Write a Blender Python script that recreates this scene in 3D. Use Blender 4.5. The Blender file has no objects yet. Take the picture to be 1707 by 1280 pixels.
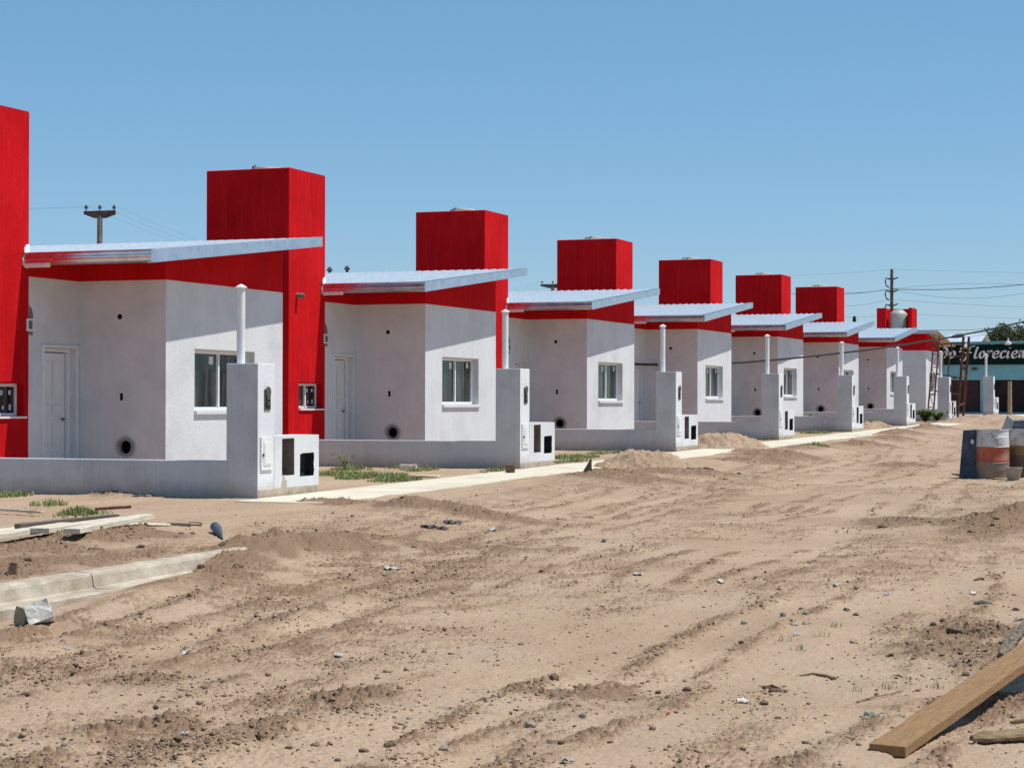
import bpy, bmesh, math, random
import numpy as np
from mathutils import Vector, Matrix
random.seed(7); RNG = np.random.default_rng(11)
S = bpy.context.scene
C = S.collection
# ------------------------------------------------------------------ camera numbers (world: X along the street, Y towards the houses, Z up)
F_PX, TH, PH, RO = 3424.4567, math.radians(20.6169), math.radians(0.5315), math.radians(-0.0852)
ZC = 1.25; SL = 0.0093; X0 = 23.65; LOT = 9.7191
def ray(px, py):
    a = px-853.5; b = py-640
    x = a*math.cos(RO)+b*math.sin(RO); y = -a*math.sin(RO)+b*math.cos(RO)
    r = x/F_PX; u = -y/F_PX
    d = math.cos(PH)-u*math.sin(PH); z = math.sin(PH)+u*math.cos(PH)
    return Vector((d*math.cos(TH)+r*math.sin(TH), d*math.sin(TH)-r*math.cos(TH), z))
def onY(px, py, Y):
    v = ray(px, py); return v*(Y/v.y)+Vector((0, 0, ZC))
def onX(px, py, X):
    v = ray(px, py); return v*(X/v.x)+Vector((0, 0, ZC))
def onG(px, py, rel=-0.2):
    v = ray(px, py); return v*((-SL*X0+rel-ZC)/(v.z-SL*v.x))+Vector((0, 0, ZC))
def atD(px, py, D):
    return ray(px, py)*D+Vector((0, 0, ZC))
# ------------------------------------------------------------------ noise (numpy value noise)
TAB = np.random.default_rng(3).random(65536).astype(np.float32)
def vn(x, y, seed=0):
    xi = np.floor(x).astype(np.int64); yi = np.floor(y).astype(np.int64)
    fx = (x-xi).astype(np.float32); fy = (y-yi).astype(np.float32)
    fx = fx*fx*(3-2*fx); fy = fy*fy*(3-2*fy)
    def h(i, j): return TAB[((i*73856093) ^ (j*19349663) ^ (seed*83492791)) & 65535]
    a = h(xi, yi); b = h(xi+1, yi); c = h(xi, yi+1); d = h(xi+1, yi+1)
    return (a+(b-a)*fx)+((c+(d-c)*fx)-(a+(b-a)*fx))*fy
def fbm(x, y, seed=0, o=3):
    s = 0; a = 1; t = 0
    for i in range(o):
        s = s+a*vn(x*2**i+i*17.3, y*2**i-i*9.1, seed+i); t += a; a *= .5
    return s/t
def sst(a, b, x):
    t = np.clip((x-a)/(b-a), 0, 1); return t*t*(3-2*t)
# ------------------------------------------------------------------ ground height
BUMPS = []   # x, y, rx, ry, rot, h, damp
def bump(px, py, rx, ry, h, damp=.6, rot=0, rel=-.15):
    p = onG(px, py, rel); BUMPS.append((p.x, p.y, rx, ry, rot, h, damp))
bump(492, 935, .8, .42, .30, .8, 0, -.2)
bump(440, 946, .5, .3, .20, .8, 0, -.2)
bump(565, 925, .6, .4, .13, .7, 0, -.2)
bump(395, 960, .5, .25, .12, .7, 0, -.2)
bump(340, 985, .6, .3, .05, .5, 0, -.22)
bump(700, 853, .35, .62, .20, .95, .0, -.05)
bump(800, 856, .28, .75, .12, .95, .0, -.05)
bump(600, 850, .3, .5, .06, .7, 0, -.05)
bump(545, 846, .3, .4, .04, .5, 0, -.05)
bump(650, 905, .3, .9, .06, .6, 0, -.15)
bump(1010, 797, .5, .5, .10, .8, 0, -.05)
bump(1050, 800, .6, .8, .16, .85, 0, -.05)
bump(1130, 790, .7, .7, .18, .8, 0, -.05)
bump(1260, 768, .9, .7, .16, .55, 0, -.05)
bump(1300, 762, 1.2, .8, .24, .6, 0, -.05)
bump(1440, 742, 1.2, .7, .22, .8, 0, -.05)
bump(1350, 752, 1.4, .5, .10, .5, 0, -.1)
bump(1490, 735, 1.4, .6, .14, .5, 0, -.1)
bump(1505, 775, .8, .6, .08, .7, 0, -.2)
bump(1250, 760, 1.0, .6, .08, .5, 0, -.1)
bump(1545, 713, 1.6, .8, .26, .6, 0, 0)
bump(1500, 722, 1.4, .6, .22, .7, 0, 0)
bump(1715, 868, 1.3, .55, .30, .95, 0, -.2)
bump(1660, 880, 1.0, .45, .10, .8, 0, -.2)
bump(1600, 872, .9, .4, .05, .6, 0, -.2)
bump(1500, 872, .9, .5, .04, .5, 0, -.2)
bump(280, 1200, 0.25, 0.24, 0.030, 0.39, 0)
bump(330, 1225, 0.25, 0.21, 0.030, 0.44, 0)
bump(430, 1205, 0.32, 0.21, 0.030, 0.39, 0)
bump(180, 1215, 0.23, 0.21, 0.024, 0.39, 0)
bump(590, 1158, 0.36, 0.28, 0.030, 0.33, 0)
bump(980, 1140, .18, .35, .03, .9, 0)
bump(240, 1130, 0.27, 0.21, 0.030, 0.44, 0)
bump(110, 1105, 0.36, 0.21, 0.024, 0.28, 0)
bump(200, 960, .3, .25, .05, .6, 0, -.05)
bump(160, 905, .6, .5, .12, .7, 0, -.02)
bump(40, 925, .6, .4, .10, .8, 0, -.02)
bump(230, 900, .5, .4, .08, .8, 0, -.02)
bump(200, 830, .4, .5, .05, .1, 0, 0)
bump(350, 828, .35, .5, .08, .2, 0, 0)
bump(1655, 1085, .5, .35, .05, .5, 0)
bump(1560, 1065, .4, .25, .05, .6, 0)
bump(1640, 1035, .5, .3, .04, .6, 0)
bump(1650, 1150, .4, .3, .03, .5, 0)
SCARPS = [([tuple(onG(a, b, -.2)[:2]) for a, b in P_], h_) for P_, h_ in (
 (((1283, 1262), (1306, 1246), (1318, 1225), (1334, 1206), (1336, 1192), (1322, 1184)), .020), (((1345, 1166), (1300, 1164), (1262, 1158), (1225, 1154)), .016),
 (((1660, 1046), (1640, 1048), (1612, 1052), (1588, 1052), (1578, 1046)), .03), (((1330, 880), (1400, 886), (1470, 892)), .03), (((950, 1250), (900, 1246), (860, 1240)), .015))]
RUTS = [ # y at x=0.., slope dy/dx, half width, depth, damp
 (5.05, .115, .17, .06, .55), (5.9, .085, .16, .05, .6), (6.55, .05, .14, .05, .5), (4.0, .075, .16, .05, .6),
 (4.6, .155, .16, .045, .5), (3.2, .05, .15, .035, .3), (7.4, .03, .13, .05, .5), (2.4, .08, .15, .03, .3), (1.7, .02, .14, .03, .3), (.9, .07, .15, .03, .3)]
def ground(X, Y, full=True):
    """height and dampness at world X, Y (arrays)"""
    X = np.asarray(X, dtype=np.float64); Y = np.asarray(Y, dtype=np.float64)
    tilt = SL*(np.clip(X, -400, 96)-X0)
    near = sst(17.6, 15.6, X)
    wob = (fbm(X*.35, Y*.35, 21)-.5)
    farp = -.2+.2*sst(7.6, 10.6, Y+wob*1.6)
    road = -.215+.125*sst(12.0, 15.2, X)*sst(7.4, 8.3, Y)+.03*sst(12, 9, X)
    nearp = road*(1-sst(8.56, 8.62, Y))+sst(8.56, 8.62, Y)*(-.24+.15*sst(14.9, 16.0, X))*(1-sst(8.90, 8.98, Y))-.012*sst(8.90, 8.98, Y)
    z = farp*(1-near)+nearp*near
    z = z+.02*sst(11, 12, Y)*sst(20, 25, X)-.075*sst(11.14, 11.34, Y+.22*(vn(X*1.3, Y*.5, 95)-.5)+.1*(vn(X*4, Y*2, 96)-.5))*sst(12.42, 12.33, Y)*sst(23.3, 24.2, X+.5*(Y-11.7))+.03*sst(10.7, 11.05, Y)*sst(11.4, 11.2, Y)*vn(X*2.1, Y*3, 97)*sst(22, 24, X)
    damp = np.zeros_like(z)
    inroad = sst(11.2, 9.2, Y)
    kg = 1-sst(16.0, 15.1, X)*sst(8.38, 8.5, Y)*sst(9.12, 9.0, Y)   # the kerb stays clear
    z = z+kg*(fbm(X*.45, Y*.6, 5)-.5)*.07*(.35+.65*inroad)
    z = z+kg*(fbm(X*1.3, Y*1.9, 9)-.5)*.026*(.35+.65*inroad)
    patch = sst(.42, .64, fbm(X*.4+3, Y*1.3, 31))
    rough = np.zeros_like(z); bmask = np.zeros_like(z)
    for i, (y0, sl, hw, dp, dm) in enumerate(RUTS):
        yc = y0+sl*X+.18*np.sin(X*.31+i*1.7)+.1*np.sin(X*.93+i)
        gate = sst(.38, .58, vn(X*.22+i*7, X*0+i*3.3, 40+i))
        for off in (0, 1.62):
            q = (Y-yc-off)/hw
            rut = np.exp(-q*q)
            lip = np.exp(-((np.abs(q)-1.75)/.6)**2)
            jag = .55+.9*vn(X*2.6+i, Y*4, 50+i)
            z = z+kg*gate*(-dp*.36*rut+dp*(.17+.26*sst(13, 20, X))*lip*jag)*sst(9.8, 8.8, Y)*sst(8.35, 8.1, Y+9*sst(15, 17, X))
            rough = np.maximum(rough, gate*lip*jag*sst(10.2, 9.0, Y))
            damp = np.maximum(damp, gate*lip*dm*jag*.42*sst(55, 30, X))
    lower_left = sst(3.6, 5.6, Y-.16*(X-9))*sst(26, 16, X)*(.35+.65*sst(.3, .6, vn(X*.8, Y*1.4, 87)))
    for (bx, by, rx, ry, rot, h, dm) in BUMPS:
        dx = X-bx; dy = Y-by
        m = (np.abs(dx) < 3*rx) & (np.abs(dy) < 3*ry)
        if not m.any(): continue
        q = (dx[m]/rx)**2+(dy[m]/ry)**2
        e = np.exp(-q*1.1)*(.45+1.1*fbm(X[m]*3.1, Y[m]*4.3, 61))
        z[m] += h*.62*e*kg[m]
        damp[m] = np.maximum(damp[m], dm*np.clip(e*2.3, 0, 1)*(.5+.8*vn(X[m]*7, Y[m]*9, 63)))
        rough[m] = np.maximum(rough[m], np.clip(e*1.5, 0, 1)); bmask[m] = np.maximum(bmask[m], np.clip(e*1.3, 0, 1))
    rough = np.clip(np.maximum(rough*.9, np.maximum(patch*.62, lower_left*.85)*inroad), 0, 1)
    strip = sst(17.5, 14, X)*sst(9.0, 9.3, Y)*sst(10.8, 9.8, Y)
    rough = np.maximum(rough, strip*.9); damp = np.maximum(damp, strip*.75*(.4+.9*vn(X*2.3, Y*4, 88)))
    if full is True:
        n1 = vn(X*7.3, Y*9.1, 71); n2 = vn(X*17, Y*21, 72); n3 = vn(X*39, Y*45, 73); n4 = vn(X*80, Y*85, 74)
        rid = 1-np.abs(2*vn(X*5.1+n1, Y*6.3, 75)-1)
        n5 = vn(X*24, Y*29, 76); n6 = vn(X*55, Y*62, 79)
        sp = (np.clip(n2-.60, 0, 1)*.022+np.clip(n5-.60, 0, 1)*.032)*(1+1.1*bmask)+np.clip(n3-.55, 0, 1)*.036+np.clip(n6-.55, 0, 1)*.034
        gate2 = sst(.35, .62, vn(X*3.3, Y*4.6, 78))
        z = z+kg*rough*((n1-.5)*.014+(rid-.5)*.008+sp*(.35+.9*gate2))
        z = z+kg*(sp*.10+(n2-.5)*.004+(n3-.5)*.0035+(n4-.5)*.003)
        damp = damp+rough*np.clip(sp*75*(.3+gate2)-.30, 0, .85)+rough*.34*sst(.35, .65, fbm(X*2.3, Y*3.4, 99))
        for path, hgt in SCARPS:
            for (ax, ay), (bx, by) in zip(path[:-1], path[1:]):
                ux, uy = bx-ax, by-ay; L2 = ux*ux+uy*uy; Ls = math.sqrt(L2)
                mm = (np.abs(X-(ax+bx)/2) < .5) & (np.abs(Y-(ay+by)/2) < .5)
                if not mm.any(): continue
                xx = X[mm]+.035*(vn(X[mm]*14, Y[mm]*14, 93)-.5); yy = Y[mm]+.035*(vn(X[mm]*13, Y[mm]*15, 94)-.5)
                t = ((xx-ax)*ux+(yy-ay)*uy)/L2; d = ((xx-ax)*uy-(yy-ay)*ux)/Ls
                inside = (t > -.02) & (t < 1.02) & (d < 0)
                z[mm] += np.where(inside, hgt*np.exp(d/.10), 0)
        # dried mud crust edges
        cr = fbm(X*.8+9, Y*.8, 91)
        crust = sst(.50, .504, cr)*sst(5.5, 3.5, Y)*sst(14, 10, X)
        z = z+crust*.018
    far = sst(105, 160, np.hypot(X, Y))
    if full == 'rough': return rough, bmask
    return tilt+z*(1-far)+.0*far, np.clip(damp, 0, 1)
def gz(x, y):
    return float(ground(np.array([x]), np.array([y]))[0][0])
def gp(px, py, rel=-.2):
    """world point on the modelled ground seen near that place"""
    p = onG(px, py, rel)
    if py > 860:
        for _ in range(2):
            z = gz(p.x, p.y); r = .5*rel+.5*(z-SL*(p.x-X0)); p = onG(px, py, r); rel = r
    p.z = gz(p.x, p.y); return p
# ------------------------------------------------------------------ materials
MATS = {}
def newmat(name):
    m = bpy.data.materials.new(name); m.use_nodes = True
    nt = m.node_tree; b = nt.nodes['Principled BSDF']
    return m, nt, b
def N(nt, t, **kw):
    n = nt.nodes.new(t)
    for k, v in kw.items():
        if k in n.inputs: n.inputs[k].default_value = v
        else: setattr(n, k, v)
    return n
def mat(name, c1, c2=None, scale=3, rough=.85, bump=0, bscale=60, metal=0, spec=.3, stretch=(1, 1, 1), lo=.35, hi=.65, detail=5, obj=False, rough2=None):
    m, nt, b = newmat(name)
    c2 = c2 or c1
    geo = N(nt, 'ShaderNodeNewGeometry')
    src = geo.outputs['Position']
    if obj: src = N(nt, 'ShaderNodeTexCoord').outputs['Object']
    mp = N(nt, 'ShaderNodeMapping'); mp.inputs['Scale'].default_value = stretch
    nt.links.new(src, mp.inputs['Vector'])
    nz = N(nt, 'ShaderNodeTexNoise', Scale=scale, Detail=detail, Roughness=.6)
    nt.links.new(mp.outputs[0], nz.inputs['Vector'])
    cr = N(nt, 'ShaderNodeValToRGB')
    cr.color_ramp.elements[0].position = lo; cr.color_ramp.elements[1].position = hi
    cr.color_ramp.elements[0].color = (*c1, 1); cr.color_ramp.elements[1].color = (*c2, 1)
    nt.links.new(nz.outputs[0], cr.inputs[0]); nt.links.new(cr.outputs[0], b.inputs['Base Color'])
    b.inputs['Roughness'].default_value = rough; b.inputs['Metallic'].default_value = metal
    b.inputs['Specular IOR Level'].default_value = spec
    if rough2 is not None:
        mr = N(nt, 'ShaderNodeMapRange'); mr.inputs['To Min'].default_value = rough; mr.inputs['To Max'].default_value = rough2
        nt.links.new(nz.outputs[0], mr.inputs[0]); nt.links.new(mr.outputs[0], b.inputs['Roughness'])
    if bump:
        n2 = N(nt, 'ShaderNodeTexNoise', Scale=bscale, Detail=4)
        nt.links.new(src, n2.inputs['Vector'])
        bp = N(nt, 'ShaderNodeBump', Strength=bump, Distance=.01)
        nt.links.new(n2.outputs[0], bp.inputs['Height']); nt.links.new(bp.outputs[0], b.inputs['Normal'])
    MATS[name] = m; return m
def wallmat(name, base, dirt, streak, bump=.25, rgh=.85, amount=.5, top=None, fine=.12, splash=False):
    """painted render: large blotches, roller streaks running down, fine grain"""
    m, nt, b = newmat(name)
    geo = N(nt, 'ShaderNodeNewGeometry'); L = nt.links
    n1 = N(nt, 'ShaderNodeTexNoise', Scale=1.1, Detail=6, Roughness=.65); L.new(geo.outputs['Position'], n1.inputs['Vector'])
    mp = N(nt, 'ShaderNodeMapping'); mp.inputs['Scale'].default_value = (7, 7, .55); L.new(geo.outputs['Position'], mp.inputs['Vector'])
    n2 = N(nt, 'ShaderNodeTexNoise', Scale=1.6, Detail=5, Roughness=.7); L.new(mp.outputs[0], n2.inputs['Vector'])
    n3 = N(nt, 'ShaderNodeTexNoise', Scale=28, Detail=5, Roughness=.7); L.new(geo.outputs['Position'], n3.inputs['Vector'])
    r1 = N(nt, 'ShaderNodeMapRange'); r1.inputs['From Min'].default_value = .45; r1.inputs['From Max'].default_value = .72; L.new(n1.outputs[0], r1.inputs[0])
    r2 = N(nt, 'ShaderNodeMapRange'); r2.inputs['From Min'].default_value = .5; r2.inputs['From Max'].default_value = .78; L.new(n2.outputs[0], r2.inputs[0])
    m1 = N(nt, 'ShaderNodeMix', data_type='RGBA'); m1.inputs['A'].default_value = (*base, 1) if False else m1.inputs['A'].default_value
    def mix(fac, a, bcol, k):
        mu = N(nt, 'ShaderNodeMath', operation='MULTIPLY'); mu.inputs[1].default_value = k; L.new(fac, mu.inputs[0])
        x = nt.nodes.new('ShaderNodeMix'); x.data_type = 'RGBA'
        L.new(mu.outputs[0], x.inputs[0])
        if isinstance(a, tuple): x.inputs[6].default_value = (*a, 1)
        else: L.new(a, x.inputs[6])
        x.inputs[7].default_value = (*bcol, 1)
        return x.outputs[2]
    nt.nodes.remove(m1)
    c = mix(r1.outputs[0], base, dirt, amount)
    c = mix(r2.outputs[0], c, streak, amount*.8)
    c = mix(n3.outputs[0], c, dirt, fine)
    if splash:
        oc = N(nt, 'ShaderNodeTexCoord'); sp_ = N(nt, 'ShaderNodeSeparateXYZ'); L.new(oc.outputs['Object'], sp_.inputs[0])
        sm_ = N(nt, 'ShaderNodeMath', operation='MULTIPLY_ADD'); L.new(n1.outputs[0], sm_.inputs[0]); sm_.inputs[1].default_value = -.35; L.new(sp_.outputs[2], sm_.inputs[2])
        mr = N(nt, 'ShaderNodeMapRange'); mr.inputs['From Min'].default_value = -.12; mr.inputs['From Max'].default_value = .10; mr.inputs['To Min'].default_value = .75; mr.inputs['To Max'].default_value = 0; L.new(sm_.outputs[0], mr.inputs[0])
        c = mix(mr.outputs[0], c, (.34, .26, .185), .8)
    L.new(c, b.inputs['Base Color']); b.inputs['Roughness'].default_value = rgh; b.inputs['Specular IOR Level'].default_value = .25
    n4 = N(nt, 'ShaderNodeTexNoise', Scale=90, Detail=4); L.new(geo.outputs['Position'], n4.inputs['Vector'])
    ad = N(nt, 'ShaderNodeMath', operation='MULTIPLY_ADD'); ad.inputs[1].default_value = 3.0; L.new(n3.outputs[0], ad.inputs[0]); L.new(n4.outputs[0], ad.inputs[2])
    bp = N(nt, 'ShaderNodeBump', Strength=bump, Distance=.006); L.new(ad.outputs[0], bp.inputs['Height']); L.new(bp.outputs[0], b.inputs['Normal'])
    MATS[name] = m; return m
WHITE = wallmat('white_render', (.70, .70, .70), (.52, .518, .52), (.60, .60, .605), .35, .85, .75, fine=.2)
SHADEW = wallmat('shaded_white_render', (.55, .55, .57), (.40, .40, .415), (.64, .64, .65), .4, .9, .95, fine=.25, splash=True)  # white paint in shade: the darkening is put into this base colour
RED = wallmat('red_paint', (.58, .009, .0125), (.42, .006, .009), (.66, .026, .028), .35, .9, 1.0, fine=.3)
RED.node_tree.nodes['Principled BSDF'].inputs['Specular IOR Level'].default_value = .04
CEMENT = mat('raw_cement', (.36, .29, .21), (.54, .455, .34), 5, .95, .5, 60)
PALE = mat('pale_concrete', (.58, .51, .39), (.71, .635, .50), 1.2, .9, .3, 50)
KERB = mat('kerb_concrete', (.33, .255, .18), (.54, .47, .37), 3.0, .95, .7, 35)
ZINC = mat('galvanised_sheet', (.62, .66, .69), (.74, .77, .79), 9, .30, 0, metal=.7, rough2=.44, stretch=(1, 2, 1))
ZINCB = mat('galvanised_trim', (.60, .66, .71), (.76, .80, .84), 6, .25, 0, metal=1, rough2=.45)
GUTTER = mat('galvanised_gutter', (.55, .56, .60), (.72, .73, .76), 7, .16, .12, 14, metal=1, rough2=.3)
PLASTER = mat('fresh_plaster', (.70, .69, .66), (.82, .81, .78), 14, .9, .5, 40)
PVC = mat('white_pvc', (.72, .72, .71), (.80, .80, .79), 4, .38, 0, spec=.5)
ALU = mat('white_aluminium', (.74, .75, .75), (.80, .80, .80), 6, .35, 0, spec=.5)
DOORW = mat('door_enamel', (.74, .735, .71), (.80, .795, .77), 2, .4, 0, spec=.5)
GLASS = mat('window_glass', (.010, .013, .013), (.10, .108, .102), 3.0, .05, 0, spec=.35, stretch=(2.2, 1, .22), lo=.45, hi=.78, rough2=.09)  # pale upright streaks in the base colour stand for reflections
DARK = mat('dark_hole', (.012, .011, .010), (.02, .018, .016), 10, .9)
SOOT = mat('mortar_ring', (.20, .19, .185), (.33, .32, .32), 12, .95, .4, 60)
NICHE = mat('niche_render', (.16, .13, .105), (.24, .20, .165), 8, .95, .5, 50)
STICK = mat('sticker_paper', (.62, .62, .60), (.7, .7, .68), 30, .7)
IRON = mat('grey_iron', (.10, .10, .105), (.16, .155, .15), 12, .5, .2, 60, metal=.6)
RUST = mat('rusty_steel', (.075, .028, .018), (.15, .058, .034), 8, .8, .4, 60, metal=.3)
CABLE = mat('black_cable', (.018, .018, .02), (.03, .03, .03), 8, .6)
LINE = mat('grey_wire', (.12, .14, .16), (.17, .19, .21), 8, .6)
POLEC = mat('pole_concrete', (.15, .14, .12), (.24, .22, .19), 3, .9, .3, 30)
POLED = mat('crossarm_concrete', (.055, .042, .04), (.10, .085, .078), 3, .9, .3, 30)
POLEW = mat('pole_wood', (.10, .075, .055), (.19, .15, .115), 4, .9, .4, 30, stretch=(3, 3, .4))
TANKM = mat('beige_tank', (.38, .39, .33), (.46, .46, .40), 3, .5, 0, spec=.4)
LIDM = mat('tank_lid', (.42, .44, .42), (.55, .56, .53), 5, .6)
WOODP = None
# ------------------------------------------------------------------ mesh builder
class MB:
    def __init__(s): s.v = []; s.f = []; s.m = []
    def vert(s, p): s.v.append(tuple(p)); return len(s.v)-1
    def face(s, pts, m=0):
        i = [s.vert(p) for p in pts]; s.f.append(i); s.m.append(m)
    def box(s, a, b, m=0, M=None):
        x0, y0, z0 = a; x1, y1, z1 = b
        P = [(x0, y0, z0), (x1, y0, z0), (x1, y1, z0), (x0, y1, z0), (x0, y0, z1), (x1, y0, z1), (x1, y1, z1), (x0, y1, z1)]
        if M: P = [tuple(M @ Vector(p)) for p in P]
        o = len(s.v); s.v += P
        for q in ((3, 2, 1, 0), (4, 5, 6, 7), (0, 1, 5, 4), (1, 2, 6, 5), (2, 3, 7, 6), (3, 0, 4, 7)):
            s.f.append([o+k for k in q]); s.m.append(m)
        return s
    def tube(s, pts, r, n=8, m=0, caps=True):
        pts = [Vector(p) for p in pts]; o = len(s.v); K = len(pts)
        rr = r if isinstance(r, (list, tuple)) else [r]*K
        for k, p in enumerate(pts):
            d = (pts[min(k+1, K-1)]-pts[max(k-1, 0)])
            if d.length < 1e-9: d = Vector((0, 0, 1))
            d.normalize()
            up = Vector((0, 0, 1)) if abs(d.z) < .9 else Vector((1, 0, 0))
            a = d.cross(up).normalized(); b = d.cross(a)
            for j in range(n):
                t = 2*math.pi*j/n; s.v.append(tuple(p+(a*math.cos(t)+b*math.sin(t))*rr[k]))
        for k in range(K-1):
            for j in range(n):
                s.f.append([o+k*n+j, o+k*n+(j+1) % n, o+(k+1)*n+(j+1) % n, o+(k+1)*n+j]); s.m.append(m)
        if caps:
            s.f.append([o+j for j in range(n)][::-1]); s.m.append(m)
            s.f.append([o+(K-1)*n+j for j in range(n)]); s.m.append(m)
        return s
    def lathe(s, prof, c=(0, 0, 0), n=24, m=0, M=None):
        o = len(s.v); K = len(prof)
        for r, z in prof:
            for j in range(n):
                t = 2*math.pi*j/n; p = Vector((r*math.cos(t), r*math.sin(t), z))
                if M: p = M @ p
                s.v.append(tuple(p+Vector(c)))
        for k in range(K-1):
            for j in range(n):
                s.f.append([o+k*n+j, o+k*n+(j+1) % n, o+(k+1)*n+(j+1) % n, o+(k+1)*n+j]); s.m.append(m)
        s.f.append([o+j for j in range(n)][::-1]); s.m.append(m)
        s.f.append([o+(K-1)*n+j for j in range(n)]); s.m.append(m)
        return s
    def extrude(s, prof, a, b, m=0):
        """profile of 3D points swept from offset a to offset b"""
        n = len(prof); o = len(s.v)
        for off in (a, b):
            for p in prof: s.v.append(tuple(Vector(p)+Vector(off)))
        for j in range(n):
            s.f.append([o+j, o+(j+1) % n, o+n+(j+1) % n, o+n+j]); s.m.append(m)
        s.f.append([o+j for j in range(n)][::-1]); s.m.append(m); s.f.append([o+n+j for j in range(n)]); s.m.append(m)
        return s
    def build(s, name, mats, parent=None, loc=None, smooth=False, bevel=0, merge=True, fn=None, seg=2, solid=0, ang=60):
        """link as ONE mesh object; with a parent the points are taken relative to the root's base point"""
        if not isinstance(mats, (list, tuple)): mats = [mats]
        me = bpy.data.meshes.new(name)
        off = Vector((0, 0, 0))
        if loc is not None: off = Vector(loc)
        elif parent is not None:
            r = parent
            while r.parent: r = r.parent
            off = Vector(r.location)
        V = s.v if fn is None else [fn(p) for p in s.v]
        me.from_pydata([tuple(Vector(p)-off) for p in V], [], s.f)
        for mm in mats: me.materials.append(mm)
        me.polygons.foreach_set('material_index', s.m)
        bm = bmesh.new(); bm.from_mesh(me)
        if merge: bmesh.ops.remove_doubles(bm, verts=bm.verts, dist=1e-5)
        bmesh.ops.recalc_face_normals(bm, faces=bm.faces)
        bm.to_mesh(me); bm.free()
        if smooth: me.shade_smooth() if smooth is True else me.set_sharp_from_angle(angle=math.radians(smooth))
        if smooth: 
            me.polygons.foreach_set('use_smooth', [True]*len(me.polygons))
            me.set_sharp_from_angle(angle=math.radians(40))
        o = bpy.data.objects.new(name, me); C.objects.link(o)
        if parent is not None: o.parent = parent
        elif loc is not None: o.location = loc
        if solid:
            md = o.modifiers.new('thick', 'SOLIDIFY'); md.thickness = solid; md.offset = 0
        if bevel:
            md = o.modifiers.new('edge', 'BEVEL'); md.width = bevel; md.segments = seg; md.limit_method = 'ANGLE'; md.angle_limit = math.radians(ang); md.harden_normals = False
        return o
def tag(o, label=None, cat=None, group=None, kind=None):
    if label: o['label'] = label
    if cat: o['category'] = cat
    if group: o['group'] = group
    if kind: o['kind'] = kind
    return o
def empty(name, loc):
    o = bpy.data.objects.new(name, None); C.objects.link(o); o.location = loc; o.empty_display_size = .2
    return o
def kids(o): return [c for c in list(C.objects) if c.parent == o]
def copy_tree(o, parent=None):
    c = o.copy(); C.objects.link(c)
    if parent is not None: c.parent = parent
    for ch in kids(o): copy_tree(ch, c)
    return c
def grid_wall(mb, P, us, vs, holes, m=0):
    """P(u,v) -> point; cells (i,j) in holes are left open"""
    for i in range(len(us)-1):
        for j in range(len(vs)-1):
            if (i, j) in holes: continue
            mi = m(vs[j]) if callable(m) else m
            mb.face([P(us[i], vs[j]), P(us[i+1], vs[j]), P(us[i+1], vs[j+1]), P(us[i], vs[j+1])], mi)
def hole_cell(mb, P, D, u0, u1, v0, v1, pts, depth, m=0, md=1):
    """rectangular cell with an inner outline pts (u,v list, ccw) recessed by D*depth"""
    cu = sum(p[0] for p in pts)/len(pts); cv = sum(p[1] for p in pts)/len(pts)
    angs = [math.atan2(p[1]-cv, p[0]-cu) for p in pts]
    inner = [(math.atan2(p[1]-cv, p[0]-cu), p) for p in pts]
    inner.sort()
    def edge(a):
        dx, dy = math.cos(a), math.sin(a); t = 1e9
        if dx > 1e-9: t = min(t, (u1-cu)/dx)
        if dx < -1e-9: t = min(t, (u0-cu)/dx)
        if dy > 1e-9: t = min(t, (v1-cv)/dy)
        if dy < -1e-9: t = min(t, (v0-cv)/dy)
        return (cu+dx*t, cv+dy*t)
    corners = [(math.atan2(y-cv, x-cu), (x, y)) for x in (u0, u1) for y in (v0, v1)]
    n = len(inner)
    for k in range(n):
        a0, p0 = inner[k]; a1, p1 = inner[(k+1) % n]
        if a1 < a0: a1 += 2*math.pi
        mid = [c for c in sorted(((ca if ca >= a0 else ca+2*math.pi), cp) for ca, cp in corners) if a0+1e-6 < c[0] < a1-1e-6]
        loop = [edge(a0)]+[c[1] for c in mid]+[edge(a1)]
        mb.face([P(*p0)]+[P(*q) for q in loop]+[P(*p1)], m)
        q0 = Vector(P(*p0)); q1 = Vector(P(*p1)); dv = Vector(D)*depth
        mb.face([q0, q1, q1+dv, q0+dv], md)
    mb.face([Vector(P(*p))+Vector(D)*depth for _, p in inner], md)
def circ(cu, cv, r, n=20): return [(cu+r*math.cos(2*math.pi*k/n), cv+r*math.sin(2*math.pi*k/n)) for k in range(n)]
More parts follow.
